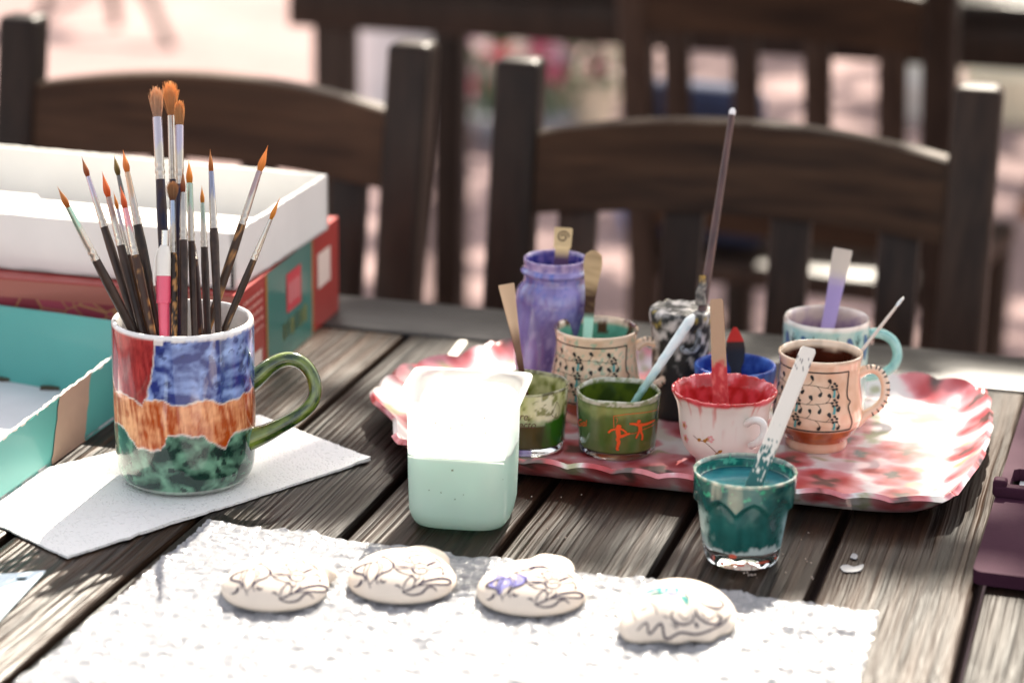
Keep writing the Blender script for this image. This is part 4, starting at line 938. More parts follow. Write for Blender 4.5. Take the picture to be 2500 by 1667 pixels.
for txt, x0, y0, sz in (('re,', 2.0, 1338, 72), ('ecto', -4.0, 1394, 72)):
    tv, tf_ = text_polys(txt, .25)
    for v in [0]: pass
    vv = []
    for v in tv:
        X = 1196 + x0 + v[0] * sz * .92; Y = y0 + 2 - v[1] * sz; th = math.asin(clamp((X - 1246) / (102.5 * 2.851 * .95), -1, 1)); zt_ = .0003 + LH * clamp(1 - (Y - (1088 + 76 * math.cos(th))) / (.0405 * .955 / mpp(lC) * 2.851))
        vv.append(lS.p(th, zt_, .0004))
    mb.add(vv, tf_)
mb.build('printed_words', BRT, lR, flip=False)
mb = MB(); lS.ribbon(mb, [(.80, .0345), (.72, .030), (.66, .0265), (.86, .0240), (.90, .0300), (.80, .0345)], .0003); mb.build('thin_outline_print', BRT, lR, flip=False)

# ---------------------------------------------------------------- teal faceted glass in front
QH = .0515; tgC = T(1820, 1145, QH) - Z * QH
tg = thing('teal_glass', 'faceted glass full of teal paint standing on the bare planks, a white stick in it', 'glass', tgC)
kq = mpp(tgC + Z * QH); RQ = 127 * kq; NF = 9
def tgr(th, z):
    base = lerp(.0205, .0262, clamp(z / .040)); f_ = 2 * math.pi / NF; a = ((th + .15) % f_) - f_ / 2
    fac = math.cos(f_ / 2) / math.cos(a); arch = .040 - .0085 * (abs(a) / (f_ / 2)) ** 2 * 0 - .0075 * (abs(a) / (f_ / 2)) ** 1.6
    band = lerp(.0272, RQ, clamp((z - .030) / .0215)); t = sstep(arch - .0012, arch + .0016, z)
    return lerp(base * (.35 + .65 * fac), band, t)
out = [(.0001, .0095), (.02, .0095)] + [(1, z) for z in np.linspace(.0098, QH - .0012, 56)] + [(.998, QH - .0003), (.975, QH), (.95, QH - .0005), (.93, QH - .002)]
no = len(out); inn = [(.92, z) for z in np.linspace(QH - .003, .0445, 8)] + [(.9, .0442)]
def tgf(th, i, rr, z):
    if rr < .03: return rr
    n_ = N3(math.cos(th) * 4, math.sin(th) * 4, z * 300) * .00012
    return tgr(th, min(z, QH)) * rr + (n_ if i > no - 8 else 0)
def tgc(th, i, rr, z):
    n_ = FB(th * 2.2, z * 60, 5, 4); n2 = FB(th * 6, z * 220, 8, 3); n3 = FB(math.cos(th) * 3, math.sin(th) * 3, z * 160, 3)
    if i >= no: return mixc(C('#1c6a62'), C('#4fae94'), sstep(.1, .4, n2))
    if z > QH - .0016: return mixc(C('#a9aa9a'), C('#4f7a70'), clamp(.35 + n2 * 1.6))
    col = mixc(C('#123f3e'), C('#1f5a57'), clamp(.5 + n_)); col = mixc(col, C('#456f66'), sstep(.3, .6, n3) * .2)
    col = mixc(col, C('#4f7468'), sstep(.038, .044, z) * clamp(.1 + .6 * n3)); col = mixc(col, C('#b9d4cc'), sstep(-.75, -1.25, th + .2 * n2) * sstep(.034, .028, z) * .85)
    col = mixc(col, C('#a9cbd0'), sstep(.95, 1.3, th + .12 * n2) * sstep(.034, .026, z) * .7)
    if n2 > .42 and z > .04: col = C('#3c9a76')
    e_ = .0125 + .0016 * math.sin(th * 3) + .002 * n2
    return mixc(col, C('#b4c2c2'), sstep(e_ + .0008, e_ - .0008, z) * .85)
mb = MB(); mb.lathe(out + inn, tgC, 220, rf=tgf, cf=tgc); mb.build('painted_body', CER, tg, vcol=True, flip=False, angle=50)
mb = MB(); mb.lathe([(.0001, .0006), (.017, .0), (.0190, .0006), (.0203, .003), (1, .006), (1, .0094), (.0001, .0094)], tgC, 120, rf=lambda th, i, rr, z: tgr(th, z) if rr == 1 else rr); mb.build('clear_base', CLEAR, tg, angle=40)
S = Surf(tgC, [(.0, .0206), (.004, .0206), (.012, .0212)]); mb = MB()
for th, z, a, b in ((-.22, .0092, .0022, .0013), (-.75, .006, .0006, .0016), (-.1, .0045, .004, .0008), (.55, .0055, .0045, .0007), (1.0, .006, .001, .0007), (-.5, .004, .001, .0011)): S.blob(mb, th, z, a, b, lift=.0010)
mb.build('red_paint_marks', M('red paint marks', C('#c25540'), .5), tg, flip=False)
LIQ = M('teal liquid paint', C('#1f6672'), .12, coat=.3)
def disc(mb, c, r_, z, nth=64, rf=None, dome=0, nr=5):
    mb.lathe([(max(.0001, r_ * t), z + dome * t * t) for t in np.linspace(0, 1, nr)], c, nth, rf=rf)
mb = MB(); disc(mb, tgC, RQ * .915, .0435, dome=.0005); mb.build('paint_surface', LIQ, tg)

# ---------------------------------------------------------------- red paint teacup
CH = .046; rcC = cupspot(1769, 949, CH, TZ); rc = thing('red_teacup', 'white porcelain teacup with blossom sprays, thickly crusted with red paint', 'cup', rcC)
kr = mpp(rcC + Z * CH); RR = 129 * kr
pts = [(.0001, .0015), (.013, .0015), (.0145, .0), (.0158, .0005), (.0160, .0028), (.0185, .005), (.0225, .0095), (.0252, .016), (.0264, .024), (.0272, .032), (.0285, .038), (RR * .97, .0428), (RR, .0452), (RR * .995, .046), (RR * .965, .0462), (RR * .93, .045)]
pts = [(a, b) for a, b in pts]; pr0 = dens(smooth_path(pts, 3), .0012); no = len(pr0); inn = dens([pr0[-1], (.0272, .04), (.0255, .03), (.0225, .022), (.0001, .0215)], .0016)[1:]
def rcf(th, i, rr, z):
    if i > no - 9: 
        n_ = N3(math.cos(th) * 9, math.sin(th) * 9, z * 250); return (rr - abs(n_) * .0006 if i >= no - 4 else rr + n_ * .0002, z + (.0008 * n_ if i < no + 3 else 0))
    return rr
def rcc(th, i, rr, z):
    n_ = FB(math.cos(th) * 4, math.sin(th) * 4, z * 120, 4); n2 = FB(th * 7, z * 26, 3, 3)
    red = mixc(C('#ad201f'), C('#d24a52'), clamp(.45 + n_ * 1.2))
    if i >= no - 5: return mixc(red, C('#e3888c'), sstep(.30, .5, n_) if z > .04 else 0)
    por = (.72, .67, .61); drip = sstep(.34, .55, n2) * sstep(.018, .044, z)
    col = mixc(por, C('#c25a52'), drip * .75)
    return mixc(col, red, sstep(.0428 - .0012 * (n_ + .6), .0452 - .0014 * (n_ + .4), z))
mb = MB(); mb.lathe(pr0 + inn, rcC, 150, rf=rcf, cf=rcc); mb.build('cup_body', M('cup porcelain and paint', vcol=True, rough=.28, coat=.5), rc, vcol=True, flip=False, angle=80)
mb = MB(); rs = random.Random(9)
for k in range(150):                          # dried crumbs along the rim
    th = rs.uniform(-math.pi, math.pi); rr = RR * rs.uniform(.945, 1.0); tcv = Vector((-rcC.x, -rcC.y, 0)).normalized(); rv = Vector((-tcv.y, tcv.x, 0))
    p = rcC + tcv * math.cos(th) * rr + rv * math.sin(th) * rr + Z * (CH + rs.uniform(-.0008, .0005)); s_ = rs.uniform(.0005, .0013)
    mb.box(p, (s_, s_ * rs.uniform(.6, 1.3), s_ * .8), Matrix.Rotation(rs.uniform(0, 3), 3, Vector((rs.random(), rs.random(), 1))), bevel=s_ * .25, seg=1)
mb.build('dried_paint_crust', M('red crust', C('#c8363a'), .7), rc)
S = Surf(rcC, sorted([(z, a) for a, z in pr0[:no - 9] if z > .003])); tw_ = MB(); bs = MB(); lf = MB()
th0 = -.62
S.ribbon(tw_, [(-.72, .0225), (-.55, .0205), (-.42, .0202), (-.25, .017), (-.12, .0135), (-.02, .0110)], .00035); S.ribbon(tw_, [(-.42, .0202), (-.34, .022)], .0003); S.ribbon(tw_, [(-.12, .0135), (-.06, .0155)], .0003)
for th, z in ((-.55, .0208), (-.40, .021), (-.34, .0222), (-.04, .0150), (-.02, .0118), (-.12, .0128)): S.blob(lf, th, z, .0014, .0010, rot=.7, tear=.3)
for th, z in ((-1.02, .0268), (-1.0, .0185)):
    for q in range(5): an = q * 1.257; S.blob(bs, th + math.cos(an) * .07, z + math.sin(an) * .0018, .0012, .0010)
    S.blob(lf, th, z, .0011, .0014, lift=.0005)
for q in range(5): an = q * 1.257; S.blob(bs, -.27 + math.cos(an) * .05, .0225 + math.sin(an) * .0016, .0010, .0008)
tw_.build('painted_twig', M('brown twig print', C('#6e4430'), .4), rc, flip=False); bs.build('blossom_print', M('pink blossom print', C('#d9a0a0'), .4), rc, flip=False); lf.build('leaf_print', M('ochre leaf print', C('#a8762e'), .4), rc, flip=False)
zc = dep(rcC + Z * .03) - .026
mb = MB(); P = smooth3([D(1600 + x / 3.4846, 700 + y / 3.4846, zc + dz_) for x, y, dz_ in ((775, 1165, .002), (815, 1140, -.003), (870, 1135, -.006), (915, 1165, -.006), (925, 1225, -.005), (905, 1285, -.004), (860, 1330, -.001), (815, 1350, .005))], 6)
mb.tube(P, 33 / 3.4846 * zc / F_PX, 14); mb.build('handle', M('white porcelain', (.74, .71, .67), .2, coat=.5), rc, angle=80)
mb = MB(); disc(mb, rcC, .0235, .0228); mb.build('paint_surface', M('red liquid paint', C('#b3261f'), .25), rc)

# ---------------------------------------------------------------- blue cup
bH = .042; bcC = cupspot(1795, 889, bH, TZ); bc = thing('blue_cup', 'small cobalt blue cup of paint behind the red teacup, a leaf shaped knife in it', 'cup', bcC)
kb = mpp(bcC + Z * bH); RB = 100 * kb
pr0 = dens([(.0001, .001), (.016, 0), (.019, .002), (RB * .9, .018), (RB * .98, .035), (RB, .0405), (RB * .985, .042), (RB * .95, .0422), (RB * .915, .041), (RB * .86, .03), (RB * .8, .026), (.0001, .0262)], .0015)
mb = MB(); mb.lathe(pr0, bcC, 90, cf=lambda th, i, rr, z: mixc(C('#16308c'), C('#4a74c4'), clamp(.4 + 1.2 * FB(th * 3, z * 90, i * .02, 4))))
mb.build('cup_body', MATTE, bc, vcol=True, flip=False, angle=80)
mb = MB(); disc(mb, bcC, RB * .84, .0272); mb.build('paint_surface', M('blue liquid paint', C('#12348f'), .2), bc)

# ---------------------------------------------------------------- black and grey crusted jar
jH = .070; jC = cupspot(1664, 753, jH, TZ); jr = thing('crusted_jar', 'black jar with a handle, crusted white, grey and yellow with dried paint on top', 'jar', jC)
kj = mpp(jC + Z * jH); RJ = 79 * kj
pr0 = dens([(.0001, .001), (RJ * .80, 0), (RJ * .84, .002), (RJ * .86, .03), (RJ * .9, .05), (RJ * .93, .059), (RJ * .97, .062), (RJ * 1.0, .066), (RJ * .98, .0695), (RJ * .9, .0705), (RJ * .6, .0702), (RJ * .3, .0706), (.0001, .0704)], .0014)
def jc(th, i, rr, z):
    n_ = FB(math.cos(th) * rr * 160, math.sin(th) * rr * 160, z * 120, 4); n2 = FB(th * 2, z * 60, 7, 3)
    g_ = mixc(C('#8f8c88'), C('#1c1d1c'), sstep(-.05, .22, n_)); g_ = mixc(g_, C('#d9d2cc'), sstep(.05, .4, -n_) * .7)
    if z > .060 and rr > RJ * .88: g_ = mixc(g_, C('#a89445'), sstep(.25, .45, N3(th * 5, z * 200, 3)) * .8)
    return mixc((.012, .012, .014), g_, sstep(.030, .042, z + .014 * n2))
def jf(th, i, rr, z): n_ = N3(math.cos(th) * rr * 220, math.sin(th) * rr * 220, z * 150); return (rr, z + (.0014 * n_ if z > .064 else 0))
mb = MB(); mb.lathe(pr0, jC, 100, rf=jf, cf=jc); mb.build('jar_body', MATTE, jr, vcol=True, flip=False, angle=80)
zc = dep(jC + Z * .05) - .018; P = smooth3([D(1560 + x / 5.227, 680 + y / 5.227, zc) for x, y in ((560, 560), (640, 600), (740, 640), (760, 740), (740, 860), (670, 930), (570, 920), (540, 860))], 6)
mb = MB(); mb.tube(P, 42 / 5.227 * zc / F_PX, 12, cf=lambda u, th: mixc(C('#8f959c'), C('#26282a'), clamp(.5 + 1.5 * FB(u * 9, th, 4, 3)))); mb.build('handle', MATTE, jr, vcol=True)

# ---------------------------------------------------------------- tall lilac jar
pH = .094; pjC = cupspot(1356, 628, pH, TZ); pj = thing('lilac_jar', 'tall glass jar of lilac paint with a threaded neck, at the tray\'s back', 'jar', pjC)
kp = mpp(pjC + Z * pH); RB_, RN = 97 * kp, 79 * kp
pr0 = dens(smooth_path([(a, b * pH / .1022) for a, b in [(.0001, .002), (RB_ * .85, .0), (RB_ * .97, .003), (RB_, .010), (RB_, .04), (RB_, .068), (RB_ * .985, .075), (RB_ * .92, .081), (RN * .98, .085), (RN * .96, .089), (RN * .965, .0905), (RN * 1.05, .0918), (RN * 1.06, .0935), (RN * .98, .0950), (RN * .96, .097), (RN * .98, .1), (RN * .985, .1015), (RN * .96, .1022), (RN * .92, .1015)]], 3), .0018); no = len(pr0)
inn = [(RN * .88, z) for z in np.linspace(pH - .002, pH - .012, 7)] + [(.0001, pH - .012)]
def pc(th, i, rr, z):
    n_ = FB(th * 2, z * 30, 3, 4); n2 = FB(th * 5, z * 120, 5, 3)
    if i >= no: return mixc(C('#3f3f8c'), C('#8f7ab8'), clamp(.3 + 1.5 * n2))
    col = mixc(C('#5f4f86'), C('#8f84bd'), clamp(.5 + n_)); col = mixc(col, C('#4860ae'), sstep(.05, .35, n2) * sstep(.05, .085, z) * .8)
    if z > .088: col = mixc(col, C('#b99fc2'), clamp(.45 + n2))
    return mixc(col, C('#a99bc4'), sstep(.3, .5, n2) * .4)
mb = MB(); mb.lathe(pr0 + inn, pjC, 90, cf=pc); mb.build('jar_body', CER, pj, vcol=True, flip=False, angle=70)

# ---------------------------------------------------------------- translucent white cup with mint water
wC = T(1131, 1259); wcp = thing('white_plastic_cup', 'square translucent white plastic cup half full of mint water, in the middle of the table', 'cup', wC)
ROT = math.radians(9)
def sq(th, a, n=5.0): 
    t = th + ROT; return a * (abs(math.cos(t)) ** n + abs(math.sin(t)) ** n) ** (-1 / n)
wH = .0765
wall_p = [(.0001, .0010), (.020, .0010), (.0262, .0016), (.0280, .0045), (.0288, .010), (.0294, .03), (.0298, .06), (.0302, wH - .0035), (.0308, wH - .0008), (.0318, wH), (.0345, wH + .0004), (.0349, wH - .0002), (.0348, wH - .0012), (.0344, wH - .0014)]
wall_d = dens(wall_p, .003)
def wf(th, i, rr, z):
    if rr < .015: return rr
    n = 13.0 if rr > .0316 else (4.6 if z > .006 else 3.6); r2 = sq(th, rr, n)
    if rr > .0316: r2 *= 1 + .05 * max(0, math.cos(2 * (th + ROT) - math.pi)) ** 6 * 0
    rib = 0
    if .012 < z < .045: rib = .00022 * math.sin(th * 150) * sstep(.55, .75, th) * sstep(1.45, 1.25, th)
    dent = .0010 * math.exp(-((th - .45) / .35) ** 2 - ((z - .012) / .006) ** 2) + .0008 * math.exp(-((th + .7) / .2) ** 2 - ((z - .022) / .010) ** 2)
    return r2 + rib - dent
mb = MB(); mb.lathe(wall_d, wC, 240, rf=wf); mb.build('cup_wall', M('translucent white plastic', (.86, .86, .84), .3, transl=.66, transp=.10, coat=.2), wcp, flip=False, angle=80)
liq = dens([(.0001, .0026), (.020, .0026), (.0258, .0046), (.0270, .010), (.0279, .03), (.0284, .0445), (.0276, .0450), (.0001, .0446)], .003)
mb = MB(); mb.lathe(liq, wC, 160, rf=lambda th, i, rr, z: rr if rr < .015 else sq(th, rr, 4.4) - .0010 * math.exp(-((th - .45) / .35) ** 2 - ((z - .012) / .006) ** 2) - .0008 * math.exp(-((th + .7) / .2) ** 2 - ((z - .022) / .010) ** 2))
mb.build('mint_water', M('mint water', C('#b3dcd0'), .25, transl=.4, var=.08, vscale=60), wcp, flip=False, angle=80)

rs = random.Random(12); mb = MB(); tcv = Vector((-wC.x, -wC.y, 0)).normalized(); rv = Vector((-tcv.y, tcv.x, 0))
for k in range(26):                           # flecks dried on the plastic
    th = rs.uniform(-.75, .75); z = rs.choice([rs.uniform(.058, .068), rs.uniform(.046, .07), rs.uniform(.012, .04)]); rr = wf(th, 0, .0297, z) + .0004; s_ = rs.uniform(.0003, .0008)
    p = wC + tcv * math.cos(th) * rr + rv * math.sin(th) * rr + Z * z; mb.box(p, (s_ * rs.uniform(1, 2), s_, s_), bevel=s_ * .25, seg=1)
fk = mb.build('dried_flecks', M('brown flecks', (.16, .10, .06), .8), wcp, flip=False); fk['kind'] = 'stuff'
mb = MB(); ring = []
for k in range(121):
    th = -math.pi + 2 * math.pi * k / 120; rr = sq(th, .02885, 4.5); ring.append(wC + tcv * math.cos(th) * rr + rv * math.sin(th) * rr + Z * .0447)
mb.tube(ring, .00035, 6, cap=False); mb.build('waterline', M('scum line', (.30, .36, .33), .5), wcp, flip=False)
# ================================================================ sticks, spoons and brushes in the cups
BONE = M('white plastic stick', vcol=True, rough=.45); TAN = M('bare wooden stick', vcol=True, rough=.6, bump=.1, bscale=300)
def stick(name, label, cat, A, B, w_, t_, mat, cf, part_='shaft', facing=None, wB=None, n=24, grp=None, bend=0):
    r = thing(name, label, cat, A, grp); mb = MB(); mb.bar(A, B, w_, t_, wB=wB, cf=cf, n=n, facing=facing, bend=bend); mb.build(part_, mat, r, vcol=True, angle=50); return r
def down(A, B, zmin):                         # continue a stick below the paint to the floor of its cup
    d_ = (A - B).normalized(); k = (A.z - zmin) / max(.05, -d_.z); return A + d_ * k
# white stick in the teal glass
zc = dep(tgC + Z * .045); A = D(1855, 1148, zc - .002); B = D(1975, 850, zc + .028)
def c1(u, a):
    n_ = FB(u * 14, a * 2, 3, 3); col = (.72, .66, .58)
    n_ = FB(u * 22, a * 5, 3, 3); col = mixc(col, C('#1c5a58'), sstep(.0, .07, n_ * .7 + (.32 - u) * 2.2) if u < .52 else 0)
    if .84 < u < .93 and N3(u * 160, a * 7, 1) > .25: col = (.12, .11, .11)
    return col
stick('flat_stick', 'flat white stick smeared with teal paint, standing in the teal glass', 'stick', down(A, B, TAB + .036), B, .0088, .0022, BONE, c1, n=70, facing=(O - A) + Vector((-.35, 0, 0)))
# tan stick in the red teacup
zc = dep(rcC + Z * .03); A = D(1760, 992, zc + .002); B = D(1749, 730, zc + .006)
def c2(u, a):
    n_ = FB(u * 16, a * 2.5, 8, 3); e_ = u + .05 * n_ + .06 * abs(a) ** 2 * 4 * .2
    return mixc(C('#b08f72'), mixc(C('#b3262a'), C('#d66a62'), clamp(.2 + n_ * 1.4)), sstep(.57, .51, e_))
stick('wooden_stick', 'flat tan wooden stick, its lower half red, standing in the red teacup', 'stick', down(A, B, TAB + .02), B, .0104, .0024, TAN, c2, wB=.0080, n=60)
# pale round stick in the green glass
zc = dep(gC + Z * .025); A = D(1560, 965, zc); B = D(1694, 768, zc + .02)
r = thing('round_stick', 'pale mint round stick leaning out of the green glass to the right', 'stick', A); low = down(A, B, TAB + .022)
n = 46; P = [low.lerp(B, i / n) + Vector((N3(i * .35, 1, 1), N3(i * .35, 5, 2), 0)) * .0004 for i in range(n + 1)]; rad = [.0030 * lerp(.62, 1.12, i / n) * (1 + .12 * N3(i * .5, 3, 3)) * (1 if i < n - 2 else (.85 if i == n - 2 else (.6 if i == n - 1 else .25))) for i in range(n + 1)]
mb = MB(); mb.tube(P, rad, 14, cf=lambda u, th: mixc(mixc(C('#6f9a8a'), (.70, .76, .76), sstep(.25, .6, u)), C('#9fc4cc'), clamp(FB(u * 14, th, 2, 3)))); mb.build('shaft', BONE, r, vcol=True)
# needle brush in the brown mug
zc = dep(bmC + Z * .055); A = D(2085, 880, zc + .012); B = D(2206, 726, zc + .03)
r = thing('needle_tool', 'thin pale needle tool leaning out of the brown lined mug', 'needle', A)
mb = MB(); low = down(A, B, TAB + .040); mb.tube([low, A, A.lerp(B, .7), A.lerp(B, .86)], [.0011, .0011, .0010, .0008], 10); mb.build('shaft', M('pale needle shaft', (.62, .55, .47), .4), r)
mb = MB(); mb.tube(smooth3([A.lerp(B, .85), A.lerp(B, .9), A.lerp(B, .96), B], 3), [.0008, .001, .0013, .0013, .0012, .0012, .0011, .0009, .0007, .0004], 10); mb.build('eye', M('bright steel', (.75, .76, .72), .15, metal=1), r)
# long dark brush in the crusted jar
zc = dep(jC + Z * .07); A = D(1716, 745, zc - .002); B = D(1789, 268, zc + .015)
r = thing('long_brush', 'very long thin brush with a maroon handle, standing upright in the crusted jar', 'brush', A)
MAH = M('maroon lacquered handle', vcol=True, rough=.3, coat=.4)
n = 40; P = [down(A, B, TAB + .062).lerp(B, i / n) for i in range(n + 1)]; rad = [lerp(.0031, .0019, i / n) for i in range(n)] + [.0012]
mb = MB(); mb.tube(P, rad, 12, cf=lambda u, th: mixc(C('#3a2220'), C('#5a3a34'), clamp(.5 + FB(u * 9, th, 5, 3)))); mb.build('handle', MAH, r, vcol=True)
mb = MB(); mb.tube([B - (B - A).normalized() * .0035, B - (B - A).normalized() * .001, B + (B - A).normalized() * .0008], [.0021, .0022, .0012], 12); mb.build('bright_tip', M('tip white', (.8, .78, .78), .25), r)
mb = MB(); P = smooth3([D(1712, 745, zc - .004), D(1710, 715, zc - .004), D(1716, 695, zc - .003), D(1714, 672, zc - .003)], 6); mb.tube(P, [.0036 * (1 + .3 * N3(i * .8, 2, 2)) * lerp(1, .55, i / 18) for i in range(len(P))], 12, cf=lambda u, th: mixc(C('#3c3a38'), mixc(C('#8c867c'), C('#b08c3a'), sstep(.6, .9, u)), clamp(.5 + 1.3 * FB(u * 7, th, 9, 3))))
mb.build('dried_paint_lump', MATTE, r, vcol=True)

METAL = M('tarnished spoon metal', vcol=True, rough=.32, metal=.75)
def spoon(label, A, B, prof, zmin, cf, name='spoon', cat='spoon', thick=.0016, tip=None):
    """flat handle of a spoon rising from A to B; prof = widths along it"""
    r = thing(name, label, cat, A); low = down(A, B, zmin); ax = (B - A); nrm = (O - A); nrm = (nrm - ax.normalized() * nrm.dot(ax.normalized())).normalized(); sd_ = ax.normalized().cross(nrm)
    vs = []; cs = []; fs = []; n = 40; L0 = (A - low).length; LT = (B - low).length
    for i in range(n + 1):
        u = i / n; p = low.lerp(B, u); s_ = (u * LT - L0) / (LT - L0); w_ = float(np.interp(s_, [q[0] for q in prof], [q[1] for q in prof])) / 2
        for a, b in ((-1, -.1), (-.8, -.5), (.8, -.5), (1, -.1), (1, .1), (.8, .5), (-.8, .5), (-1, .1)):
            vs.append(p + sd_ * a * w_ + nrm * (b * thick + .12 * w_ * (a * a - .5))); cs.append(cf(s_, a))
    for i in range(n):
        for k in range(8): fs.append((i * 8 + k, i * 8 + (k + 1) % 8, i * 8 + 8 + (k + 1) % 8, i * 8 + 8 + k))
    fs += [tuple(range(7, -1, -1)), tuple(n * 8 + k for k in range(8))]; mb = MB(); mb.add(vs, fs, cs); mb.build('handle', METAL, r, vcol=True, angle=50); return r, sd_, nrm
brass = lambda s_, a: mixc(mixc(C('#3a2418'), C('#b89a72'), sstep(.3, .55, s_ + .06 * N3(s_ * 20, a * 2, 1))), C('#8a6f4c'), clamp(N3(s_ * 25, a * 3, 4)))
zc = dep(mmC + Z * .055); spoon('spoon with a flower shaped handle end, standing in the mint lined mug', D(1438, 770, zc + .012), D(1450, 612, zc + .018), [(-2, .0065), (0, .0065), (.25, .0066), (.5, .0085), (.78, .0120), (.92, .0112), (.98, .0075), (1, .003)], TAB + .02,
    lambda s_, a: mixc(brass(s_, a), C('#9fc9b0'), sstep(.02, -.05, s_)))
zc = dep(pjC + Z * .1); A = D(1370, 645, zc + .004); B = D(1376, 556, zc + .008)
r, s_d, nr_ = spoon('small brass spoon with a square scroll end, standing in the lilac jar', A, B, [(-2, .009), (0, .0095), (.2, .0088), (.42, .0090), (.46, .0112), (.97, .0118), (1, .0108)], TAB + .085, lambda s_, a: mixc(C('#4a3350'), C('#cdb083'), sstep(.1, .4, s_)))
mb = MB(); cc = A.lerp(B, .74) + nr_ * .0012; ax = (B - A).normalized(); P = []
for i in range(40):
    an = i / 39 * 4 * math.pi * .75; rr = .0040 * (1 - i / 52); P.append(cc + s_d * math.cos(an) * rr + ax * math.sin(an) * rr)
mb.tube(P, .0005, 6); mb.build('scroll', M('dark brass scroll', (.12, .08, .045), .4, metal=.6), r)
zc = dep(lC + Z * .035); spoon('spatula with a wide tan end standing in the olive green glass', D(1276, 920, zc + .006), D(1236, 694, zc + .016), [(-2, .0035), (0, .0036), (.3, .0042), (.55, .0060), (.8, .0082), (.99, .0100), (1, .0098)], TAB + .02,
    lambda s_, a: mixc(mixc(C('#4a2c1e'), C('#7a5c48'), sstep(.05, .3, s_)), C('#c9a684'), sstep(.35, .6, s_)), name='spatula', cat='spatula')
zc = dep(tqC + Z * .06); spoon('spoon coated in purple paint, standing in the pale turquoise mug', D(2022, 795, zc + .008), D(2058, 608, zc + .014), [(-2, .0085), (0, .0088), (.3, .0092), (.6, .0105), (.85, .0122), (.97, .0128), (1, .012)], TAB + .02,
    lambda s_, a: mixc(C('#9c88b0'), C('#c4b4a4'), sstep(.45, .75, s_ + .08 * N3(s_ * 18, a * 3, 2))))
zc = dep(bcC + Z * .04); spoon('leaf shaped palette knife tipped red, standing in the blue cup', D(1797, 910, zc + .004), D(1794, 799, zc + .010), [(-1, .006), (0, .0068), (.08, .0066), (.25, .0105), (.5, .0122), (.7, .0108), (.88, .0062), (.97, .003), (1, .002)], TAB + .03,
    lambda s_, a: mixc(mixc(C('#22242e'), C('#3a2a26'), sstep(.4, .7, s_)), C('#b8302a'), sstep(.66, .70, s_)), name='palette_knife', cat='palette knife', thick=.001)
# stick in the white cup
A = T(1040, 955, .0075); B = T(1131, 834, .0125)
stick('flat_stick', 'white stick lying on the tray behind the white plastic cup', 'stick', A, B, .0066, .002, BONE, lambda u, a: (.72, .68, .60), facing=Z.copy())

# ================================================================ bubble wrap and the ceramic pieces
bt = [T(510, 1277), T(2147, 1503), T(2040, 1870), T(-190, 1870)]
m = bpy.data.materials.new('bubble wrap film'); m.use_nodes = True; n_ = m.node_tree; b_ = n_.nodes['Principled BSDF']; Lk = n_.links.new
b_.inputs['Base Color'].default_value = (.52, .53, .56, 1); b_.inputs['Roughness'].default_value = .12; b_.inputs['Specular IOR Level'].default_value = .7
t_ = n_.nodes.new('ShaderNodeBsdfTranslucent'); t_.inputs[0].default_value = (.6, .62, .66, 1); mx1 = n_.nodes.new('ShaderNodeMixShader'); mx1.inputs[0].default_value = .25
tp_ = n_.nodes.new('ShaderNodeBsdfTransparent'); mx2 = n_.nodes.new('ShaderNodeMixShader'); mx2.inputs[0].default_value = .34
Lk(b_.outputs[0], mx1.inputs[1]); Lk(t_.outputs[0], mx1.inputs[2]); Lk(mx1.outputs[0], mx2.inputs[1]); Lk(tp_.outputs[0], mx2.inputs[2]); Lk(mx2.outputs[0], n_.nodes['Material Output'].inputs[0])
tc_ = n_.nodes.new('ShaderNodeTexCoord'); nz = n_.nodes.new('ShaderNodeTexNoise'); nz.inputs['Scale'].default_value = 320; nz.inputs['Detail'].default_value = 3; Lk(tc_.outputs['Object'], nz.inputs['Vector'])
bu = n_.nodes.new('ShaderNodeBump'); bu.inputs['Strength'].default_value = .5; bu.inputs['Distance'].default_value = .002; Lk(nz.outputs[0], bu.inputs['Height']); Lk(bu.outputs[0], b_.inputs['Normal'])
BWM = m; NX, NY = 420, 230; vs = []
STONES = []
def bub_h(p):
    s_ = .0078; e_ = p.dot(EE) / s_; d_ = p.dot(DD) / (s_ * .866); row = math.floor(d_ + .5); best = 9
    for rr in (row - 1, row, row + 1):
        off = .5 * (rr % 2); cc = math.floor(e_ - off + .5)
        for c2_ in (cc - 1, cc, cc + 1):
            jx, jy = .24 * math.sin(c2_ * 12.9 + rr * 78.2), .16 * math.sin(c2_ * 39.3 + rr * 11.1); q = math.hypot(e_ - off - c2_ - jx, (d_ - rr - jy) * .866)
            if q < best: best = q; idx = (c2_, rr)
    full = .55 + .45 * math.sin(idx[0] * 5.3 + idx[1] * 9.7)
    return .0013 * full * math.sqrt(max(0, 1 - (best / .47) ** 2))
for j in range(NY + 1):
    for i in range(NX + 1):
        u, v = i / NX, j / NY; p = bt[3].lerp(bt[2], u).lerp(bt[0].lerp(bt[1], u), v)
        jag = .0014 * (N3(u * 60, v * 60, 2) if (i in (0, NX) or j in (0, NY)) else 0)
        cr = .0016 * abs(N3(p.x * 110, p.y * 190, 1)) + .0010 * abs(N3(p.x * 260, p.y * 330, 4)) + .0030 * max(0, FB(p.x * 30, p.y * 40, 6, 3))
        h = .0008 + bub_h(p) + cr; vs.append(Vector((p.x + jag, p.y + jag, TAB + h)))
fs = [(j * (NX + 1) + i, j * (NX + 1) + i + 1, (j + 1) * (NX + 1) + i + 1, (j + 1) * (NX + 1) + i) for j in range(NY) for i in range(NX)]
mb = MB(); mb.add(vs, fs); bw = mb.build('bubble_wrap', BWM, flip=False, angle=180); plane_root(bw, T(1100, 1560))
tag(bw, 'sheet of clear bubble wrap spread over the front of the table under the ceramic pieces', 'bubble wrap')

